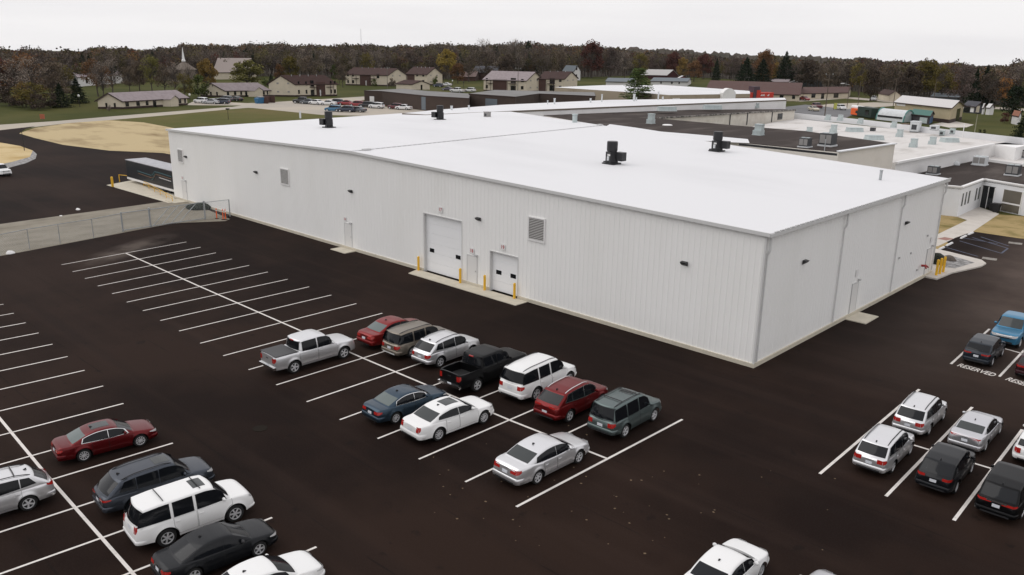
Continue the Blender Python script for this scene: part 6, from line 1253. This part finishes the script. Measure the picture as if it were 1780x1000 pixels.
TL = [('sparse', 'brown', 'brown tree standing between the nearest apartment house and the pair', 596, 152, 112, 1.1), ('sparse', 'dark', 'dark thin tree at the left end of the left apartment house', 590, 148, 108, .9), ('sparse', 'purple', 'purple grey tree behind the garage left of the yellow tree', 716, 141, 88, 1.2), ('bare', 'twig', 'bare tree rising behind the two apartment roofs', 655, 142, 86, 1.2), ('sparse', 'olive', 'olive tree behind the left apartment roof', 640, 143, 92, 1.1),
 ('sparse', 'brown', 'broad brown tree just right of the rust orange tree', 815, 143, 96, 1.3), ('round', 'dark', 'dark tree behind the mauve roofed apartment house', 880, 140, 94, 1.2), ('sparse', 'brown', 'brown tree behind the tall narrow white house', 975, 138, 88, 1.2), ('bare', 'twig', 'pale bare tree right of the white house', 1085, 138, 90, 1.3), ('sparse', 'olive', 'olive tree above the left blue grey roof', 1110, 140, 92, 1.2), ('sparse', 'purple', 'purple tree behind the red barn roof', 1140, 134, 93, 1.2),
 ('round', 'olive', 'olive gold tree behind the dumpster on the far slope', 505, 142, 98, 1.2), ('sparse', 'brown', 'brown tree above the nearest apartment gable', 540, 143, 94, 1.3), ('round', 'green', 'dark green tree crown left of the left apartment house', 583, 143, 112, .8), ('sparse', 'dark', 'dark tree behind the brownish low roof', 845, 141, 90, 1.2), ('bare', 'twig', 'tall pale bare tree left in the far left copse', 33, 184, 100, 1.3), ('bare', 'twig', 'tall pale bare tree right in the far left copse', 62, 186, 98, 1.3), ('round', 'rust', 'orange topped tree behind the bare trees of the left copse', 48, 178, 97, 1.2),
 ('round', 'red', 'red brown tree at the left edge', 8, 178, 104, 1.3), ('sparse', 'olive', 'olive tree in the middle of the left copse', 57, 190, 140, 1.9), ('shrub', 'dark', 'dark thicket at the foot of the left copse', 68, 192, 162, 1.3), ('shrub', 'dark', 'dark brown thicket at the left edge', 15, 184, 148, 1.6), ('shrub', 'dark', 'dark thicket between left edge and copse', 40, 187, 152, 1.4),
 ('sparse', 'gold', 'low yellowish tree before the left copse', 46, 187, 142, 1.4), ('conifer', 'ever', 'black green conifer left of the conifer by the lamp', 107, 187, 144, 1.55), ('conifer', 'ever', 'black green conifer right behind the white globe lamp', 136, 180, 134, 1.5), ('shrub', 'dark', 'dark shrubs under the conifers of the copse', 88, 188, 160, 1.5), ('sparse', 'brown', 'brown tree above the conifers in the copse', 95, 184, 105, 1.2), ('sparse', 'olive', 'olive tree left of the long white shed', 118, 178, 114, 1.1), ('bare', 'twig', 'bare tree between copse and long white shed', 104, 180, 108, 1.2),
 ('sparse', 'rust', 'thin rust coloured tree in front of the long white shed', 171, 168, 98, 1.1), ('bare', 'twig', 'leaning bare tree in front of the long white shed', 180, 172, 104, 1.1), ('bare', 'twig', 'bare tree right of the leaning one at the white shed', 196, 165, 102, 1.2), ('sparse', 'brown', 'brown tree at the right end of the long white shed', 226, 160, 116, 1.2), ('round', 'brown', 'rounded brown tree on the lawn slope left of the church', 243, 158, 107, 1.0), ('sparse', 'ygreen', 'yellow green tree left of the steeple', 265, 162, 96, 1.0), ('sparse', 'brown', 'brown tree just left of the steeple', 288, 166, 108, 1.0), ('bare', 'twig', 'bare tree right under the steeple', 306, 167, 108, 1.1), ('bare', 'twig', 'greyish tree right of the steeple foot', 330, 163, 110, 1.0), ('shrub', 'green', 'dark green bushes behind the second mauve house', 345, 170, 128, 1.0), ('round', 'gold', 'golden tree in front of the church roof', 361, 160, 102, .9), ('sparse', 'olive', 'olive tree at the left gable of the second mauve house', 322, 172, 128, 1.3),
 ('round', 'ygreen', 'broad willow like green yellow tree right of the church', 430, 156, 104, 1.65), ('round', 'rust', 'small rust tree behind the nearest apartment house', 487, 142, 112, 1.0), ('conifer', 'ever', 'dark conifer between willow and apartment house', 472, 150, 128, 1.4), ('shrub', 'green', 'green shrub left of the nearest apartment house', 462, 150, 134, 1.2),
 ('bare', 'twig', 'pale bare tree behind the left apartment roof', 622, 143, 84, 1.2), ('bare', 'twig', 'pale bare tree above the nearest apartment roof', 568, 141, 84, 1.2), ('bare', 'twig', 'pale spreading bare tree left of the middle', 530, 140, 82, 1.1),
 ('round', 'yellow', 'bright yellow green tree right of the apartment pair', 779, 140, 85, 1.0), ('round', 'rust', 'rust orange tree beside the yellow one', 796, 145, 110, 1.2), ('sparse', 'dark', 'dark tree close behind the right apartment gable', 771, 146, 110, .9), ('shrub', 'green', 'small shrub at the gable of the right apartment house', 756, 149, 130, .7), ('shrub', 'brown', 'small bare shrub between the apartment gables', 681, 152, 134, .9),
 ('conifer', 'ever', 'dark conifer crown standing above the wooded skyline', 917, 130, 70, 1.3), ('round', 'orange', 'bright orange tree in the middle of the wood', 999, 131, 90, .8), ('round', 'red', 'dark red tree with the highest crown right of the orange one', 1028, 136, 72, 1.0), ('sparse', 'purple', 'tall purple brown tree beside the dark red one', 1058, 136, 82, 1.1), ('bare', 'twig', 'high bare tree on the skyline left of the conifer crown', 840, 134, 67, 1.1), ('bare', 'twig', 'high bare tree with thin top at the middle skyline', 893, 134, 66, .9),
 ('round', 'gold', 'golden tree behind the dark red barn', 1186, 138, 100, 1.0), ('round', 'rust', 'rust brown tree right of the barn', 1206, 142, 106, 1.15), ('round', 'red', 'dark red tree above the barn roof', 1168, 134, 90, 1.1), ('sparse', 'purple', 'purple brown tree left of the big conifers', 1270, 143, 94, 1.0), ('round', 'red', 'reddish tree behind the golden one', 1222, 138, 93, 1.0), ('conifer', 'ever', 'narrow dark conifer left of the big pair', 1244, 140, 100, .8),
 ('conifer', 'ever', 'big black green conifer left of the pair before the red maple', 1295, 150, 99, 1.6), ('conifer', 'ever', 'big black green conifer right of the pair before the red maple', 1323, 150, 101, 1.7), ('round', 'rust', 'blazing red orange maple behind the conifer pair', 1326, 148, 86, 1.0), ('round', 'gold', 'golden tree right of the red maple', 1346, 146, 108, .8), ('conifer', 'ever', 'single tall dark conifer right of the maple', 1362, 148, 88, 1.3),
 ('round', 'dark', 'broad dark brown tree right of the tall conifer', 1402, 158, 104, 1.3), ('sparse', 'brown', 'brown tree behind the utility pole', 1440, 160, 108, 1.2), ('sparse', 'olive', 'olive tree left of the cream fronted house', 1492, 166, 106, 1.1), ('round', 'dark', 'dark tree before the cream fronted house', 1512, 176, 118, .9), ('sparse', 'brown', 'brown tree behind the cream fronted house', 1540, 168, 108, 1.2), ('round', 'olive', 'olive tree with bare top above the tan metal building', 1605, 172, 106, 1.2), ('round', 'dark', 'dark tree behind the left end of the tan metal building', 1580, 176, 116, 1.1), ('sparse', 'olive', 'olive brown tree behind the tan building ridge', 1635, 178, 110, 1.1),
 ('conifer', 'ever', 'dark conifer poking over the skyline at right', 1707, 182, 112, 1.0), ('conifer', 'ever', 'shorter dark conifer left of the skyline one', 1690, 182, 117, .9), ('sparse', 'purple', 'purple brown tree behind the dark low house', 1668, 184, 112, 1.2), ('sparse', 'dark', 'dark bare crowned tree behind the white sheds', 1718, 192, 120, 1.1), ('round', 'orange', 'orange crowned tree above the round evergreen', 1742, 186, 137, 1.1), ('round', 'ever', 'round dark evergreen behind the red shrub', 1757, 210, 148, 1.0), ('shrub', 'red', 'dark red round shrub on the right lawn', 1746, 214, 195, .95), ('conifer', 'ever', 'large dark conifer cut off by the right edge', 1782, 240, 176, 1.3), ('bare', 'twig', 'pale bare tree at the right edge skyline', 1772, 186, 96, 1.0), ('shrub', 'ever', 'small round bush left of two on the right lawn', 1703, 232, 225, 1.0), ('shrub', 'ever', 'small round bush right of two on the right lawn', 1710.5, 232, 225, 1.0),
 ('pine', 'pine', 'single green pine in front of the tan shop wall', 1107, 192, 118, 1.25), ('shrub', 'twig', 'pale ornamental shrub at the gable of the first mauve house', 190, 193, 181, .8), ('shrub', 'green', 'evergreen shrub beside the left apartment entrance', 650, 151, 137, .9)]
for kd, cl, lb, px, by, ty_, wd_ in TL: tree(kd, cl, lb, px, by, ty_, wd_)
# ------------------------------------------------------------------ far wood (one mass) and hills
SKY = [(-200, 92), (0, 91), (100, 88), (200, 86), (250, 85), (300, 82), (400, 77), (500, 78), (600, 79), (700, 80), (800, 79), (850, 77), (900, 74), (960, 76), (1020, 77), (1080, 87), (1150, 91), (1250, 99), (1350, 104), (1430, 107), (1500, 107), (1600, 107), (1700, 118), (1780, 113), (2000, 120)]
FRONT = [(-200, 165), (0, 160), (120, 150), (230, 143), (340, 137), (470, 132), (600, 138), (790, 138), (900, 133), (1010, 135), (1130, 131), (1260, 137), (1400, 150), (1500, 160), (1620, 170), (1700, 180), (1800, 188), (2000, 200)]
def sky_y(x): return float(np.interp(x, *zip(*SKY)))
cen, siz, colr, tv, tf, tcol = [], [], [], [], [], []
pal = [(.15, .115, .085), (.14, .12, .05), (.16, .135, .11), (.17, .10, .045), (.13, .10, .075), (.12, .105, .045), (.15, .12, .10)] + [(.105, .085, .066)] * 6 + [(.068, .053, .044)] * 4 + [(.10, .080, .070)] * 6 + [(.085, .070, .032)] * 4 + [(.13, .055, .028), (.085, .028, .024), (.12, .10, .035), TCOL['ever'], TCOL['ever'], (.10, .082, .070), (.10, .082, .070), (.085, .060, .048)]
nt_ = 0
for row in range(46):
    f_ = (row / 45) ** 1.5
    for px in np.arange(-150, 1930, 1780 * .0052 * (1.75 - .85 * f_)):
        px = px + rng_.normal() * 5; fy = float(np.interp(px, *zip(*FRONT))); p0 = P(px, fy); r0 = np.linalg.norm(p0[:2] - CAM[:2]); r_ = r0 + (950 - r0) * f_ + rng_.normal() * 5
        p = azr(px, r_); 
        ht = vz(p, px, sky_y(px)); jag = rng_.normal() * 1.0 + 1.1 * math.sin(px * .043) + .8 * math.sin(px * .117 + 1)
        h = min(ht + jag, 13.5 + rng_.normal() * 1.8 + (4 if 750 < px < 1080 else 0)) if row < 14 else ht + jag - 1.0 * (rng_.uniform() < .3) * rng_.uniform(0, 3)
        if row < 5: h *= rng_.uniform(.7, 1)
        if h < 3: continue
        h = min(h, 26); wd_ = h * rng_.uniform(.24, .42); n = int(400 if row < 10 else 110 if row < 24 else 55)
        c_ = np.array(pal[rng_.integers(len(pal))]) * rng_.uniform(.75, 1.2); conif = c_[1] > c_[0]
        d = rng_.normal(size=(n, 3)); d /= np.linalg.norm(d, axis=1)[:, None]; rr = rng_.uniform(.25, 1, n)[:, None] ** .5
        pos = d * rr * [wd_, wd_, h * .38] + [p[0], p[1], h * .60]; nl = 7; lo_ = np.clip(rng_.normal(size=(nl, 3)), -1.5, 1.3) * [wd_ * .45, wd_ * .45, h * .17]; pos = (pos - [p[0], p[1], h * .6]) * .45 + lo_[rng_.integers(nl, size=n)] + [p[0], p[1], h * .60]
        if conif: z_ = pos[:, 2]; k_ = np.clip((h - z_) / h * 1.5, .05, 1.1)[:, None]; pos[:, :2] = p[:2] + (pos[:, :2] - p[:2]) * k_
        cen.append(pos); siz.append(np.full(n, (.27 if row < 10 else .52 if row < 24 else .95) * (1 if not conif else .8))); colr.append(np.repeat(c_[None], n, 0) * rng_.uniform(.85, 1.15, (n, 1)))
        # slivers for trunks and bare limbs
        if row < 20:
            for k in range(7 if row < 12 else 3):
                a = rng_.uniform(0, 6.28); rr2 = wd_ * rng_.uniform(0, .9) * (k > 0); z0 = 0 if k == 0 else h * rng_.uniform(.2, .5); z1 = h * rng_.uniform(.7, .97) if k else h * .8; o0 = len(tv); w_ = .16 if k == 0 else .085
                q = RT[:2] * w_; tv += [(p[0] - q[0], p[1] - q[1], z0), (p[0] + q[0], p[1] + q[1], z0), (p[0] + rr2 * math.cos(a) + q[0] * .3, p[1] + rr2 * math.sin(a) + q[1] * .3, z1), (p[0] + rr2 * math.cos(a) - q[0] * .3, p[1] + rr2 * math.sin(a) - q[1] * .3, z1)]
                tf.append((o0, o0 + 1, o0 + 2, o0 + 3)); tcol.append(np.array([.13, .105, .09]) * rng_.uniform(.5, 1.1))
        nt_ += 1
cen = np.concatenate(cen); siz = np.concatenate(siz); colr = np.concatenate(colr)
q = np.stack([quads(cen[i:i + 1], 1) for i in range(0)]) if False else None
a = rng_.normal(size=cen.shape); a /= np.linalg.norm(a, axis=1)[:, None]; b_ = np.cross(a, rng_.normal(size=cen.shape)); b_ /= np.linalg.norm(b_, axis=1)[:, None]
s = (siz * rng_.uniform(.6, 1.3, len(siz)))[:, None]; Q = np.stack([cen - a * s, cen - b_ * s * .8, cen + a * s * .9, cen + b_ * s * .75], 1).reshape(-1, 3)
V = np.concatenate([Q, np.array(tv)]); nq = len(cen) + len(tf); Cc = np.concatenate([np.repeat(colr, 4, 0), np.repeat(np.array(tcol), 4, 0)])
me = bpy.data.meshes.new('far_wood'); me.vertices.add(len(V)); me.vertices.foreach_set('co', V.ravel().astype(np.float32)); me.loops.add(nq * 4); me.loops.foreach_set('vertex_index', np.arange(nq * 4, dtype=np.int32))
me.polygons.add(nq); me.polygons.foreach_set('loop_start', np.arange(0, nq * 4, 4, dtype=np.int32)); me.polygons.foreach_set('loop_total', np.full(nq, 4, np.int32))
ca = me.color_attributes.new('tint', 'FLOAT_COLOR', 'POINT'); ca.data.foreach_set('color', np.concatenate([Cc, np.ones((len(Cc), 1))], 1).ravel().astype(np.float32)); me.update(); me.validate()
mw = bpy.data.materials.new('autumn_wood'); mw.use_nodes = True; b_ = mw.node_tree.nodes['Principled BSDF']; b_.inputs['Roughness'].default_value = 1; b_.inputs['Specular IOR Level'].default_value = .1
at = mw.node_tree.nodes.new('ShaderNodeAttribute'); at.attribute_name = 'tint'; mw.node_tree.links.new(at.outputs['Color'], b_.inputs['Base Color']); me.materials.append(mw)
o = bpy.data.objects.new('far_wood', me); COL.objects.link(o); tag(o, 'brown and russet autumn wood stretching along the horizon', 'wood', kind='stuff')
print('wood trees', nt_, 'faces', nq)
# forest floor under the wood and wooded ridges beyond
fl_ = MB(); xs_ = np.arange(-200, 2001, 50); near = [azr(x, np.linalg.norm(P(x, float(np.interp(x, *zip(*FRONT))))[:2] - CAM[:2]) + 2, -.005) for x in xs_]; farr = [azr(x, 1000, -.005) for x in xs_]
fl_.grid([near, farr]); struct('forest_floor', fl_, mat('leaf_litter_ground', (.055, .038, .025), 1, vary=(.05, (.035, .03, .015), .4, .6)))
RID = [(-250, 96), (0, 93), (200, 90), (350, 84), (450, 79), (520, 79.5), (640, 79), (700, 80.5), (820, 79), (880, 80), (1000, 81.5), (1080, 83), (1150, 86), (1200, 88), (1260, 93), (1330, 96), (1400, 98.5), (1470, 101), (1550, 106), (1650, 113), (1780, 116), (2050, 120)]
m_ridge = mat('wooded_ridge', (.075, .055, .045), 1, spec=.1, vary=(.012, (.045, .045, .030), .4, .62), bump=(.12, 1, 6))
hm = MB(); rows = []
xs_ = np.arange(-250, 2050, 3.0); jit = rng_.normal(size=len(xs_)) * 1.3
for r_, k in ((1020, 0), (1120, .45), (1250, .85), (1380, 1), (1460, .6)):
    rows.append([tuple(azr(x, r_)[:2]) + ((-6 if k == 0 else -6 + (vz(azr(x, 1380), x, float(np.interp(x, *zip(*RID)))) + 6) * k + jit[i] * k + 1.2 * math.sin(i * .31) * math.sin(i * .073)),) for i, x in enumerate(xs_)])
hm.grid(rows); struct('wooded_hills', hm, m_ridge, recalc=False)
# ------------------------------------------------------------------ haze
hz = bpy.data.materials.new('haze_air'); hz.use_nodes = True; t = hz.node_tree; t.nodes.remove(t.nodes['Principled BSDF']); pv = t.nodes.new('ShaderNodeVolumePrincipled')
pv.inputs['Color'].default_value = (.92, .94, .97, 1); pv.inputs['Density'].default_value = HAZE; pv.inputs['Anisotropy'].default_value = .2; t.links.new(pv.outputs[0], t.nodes['Material Output'].inputs['Volume'])
if HAZE > 0:
    o = MB().box(CAM[0] - 1560, CAM[1] - 1560, -9, CAM[0] + 1560, CAM[1] + 1560, 62).build('haze', hz); tag(o, kind='stuff')
    SC.cycles.volume_bounces = 1; SC.cycles.volume_step_rate = 20; SC.cycles.volume_max_steps = 16
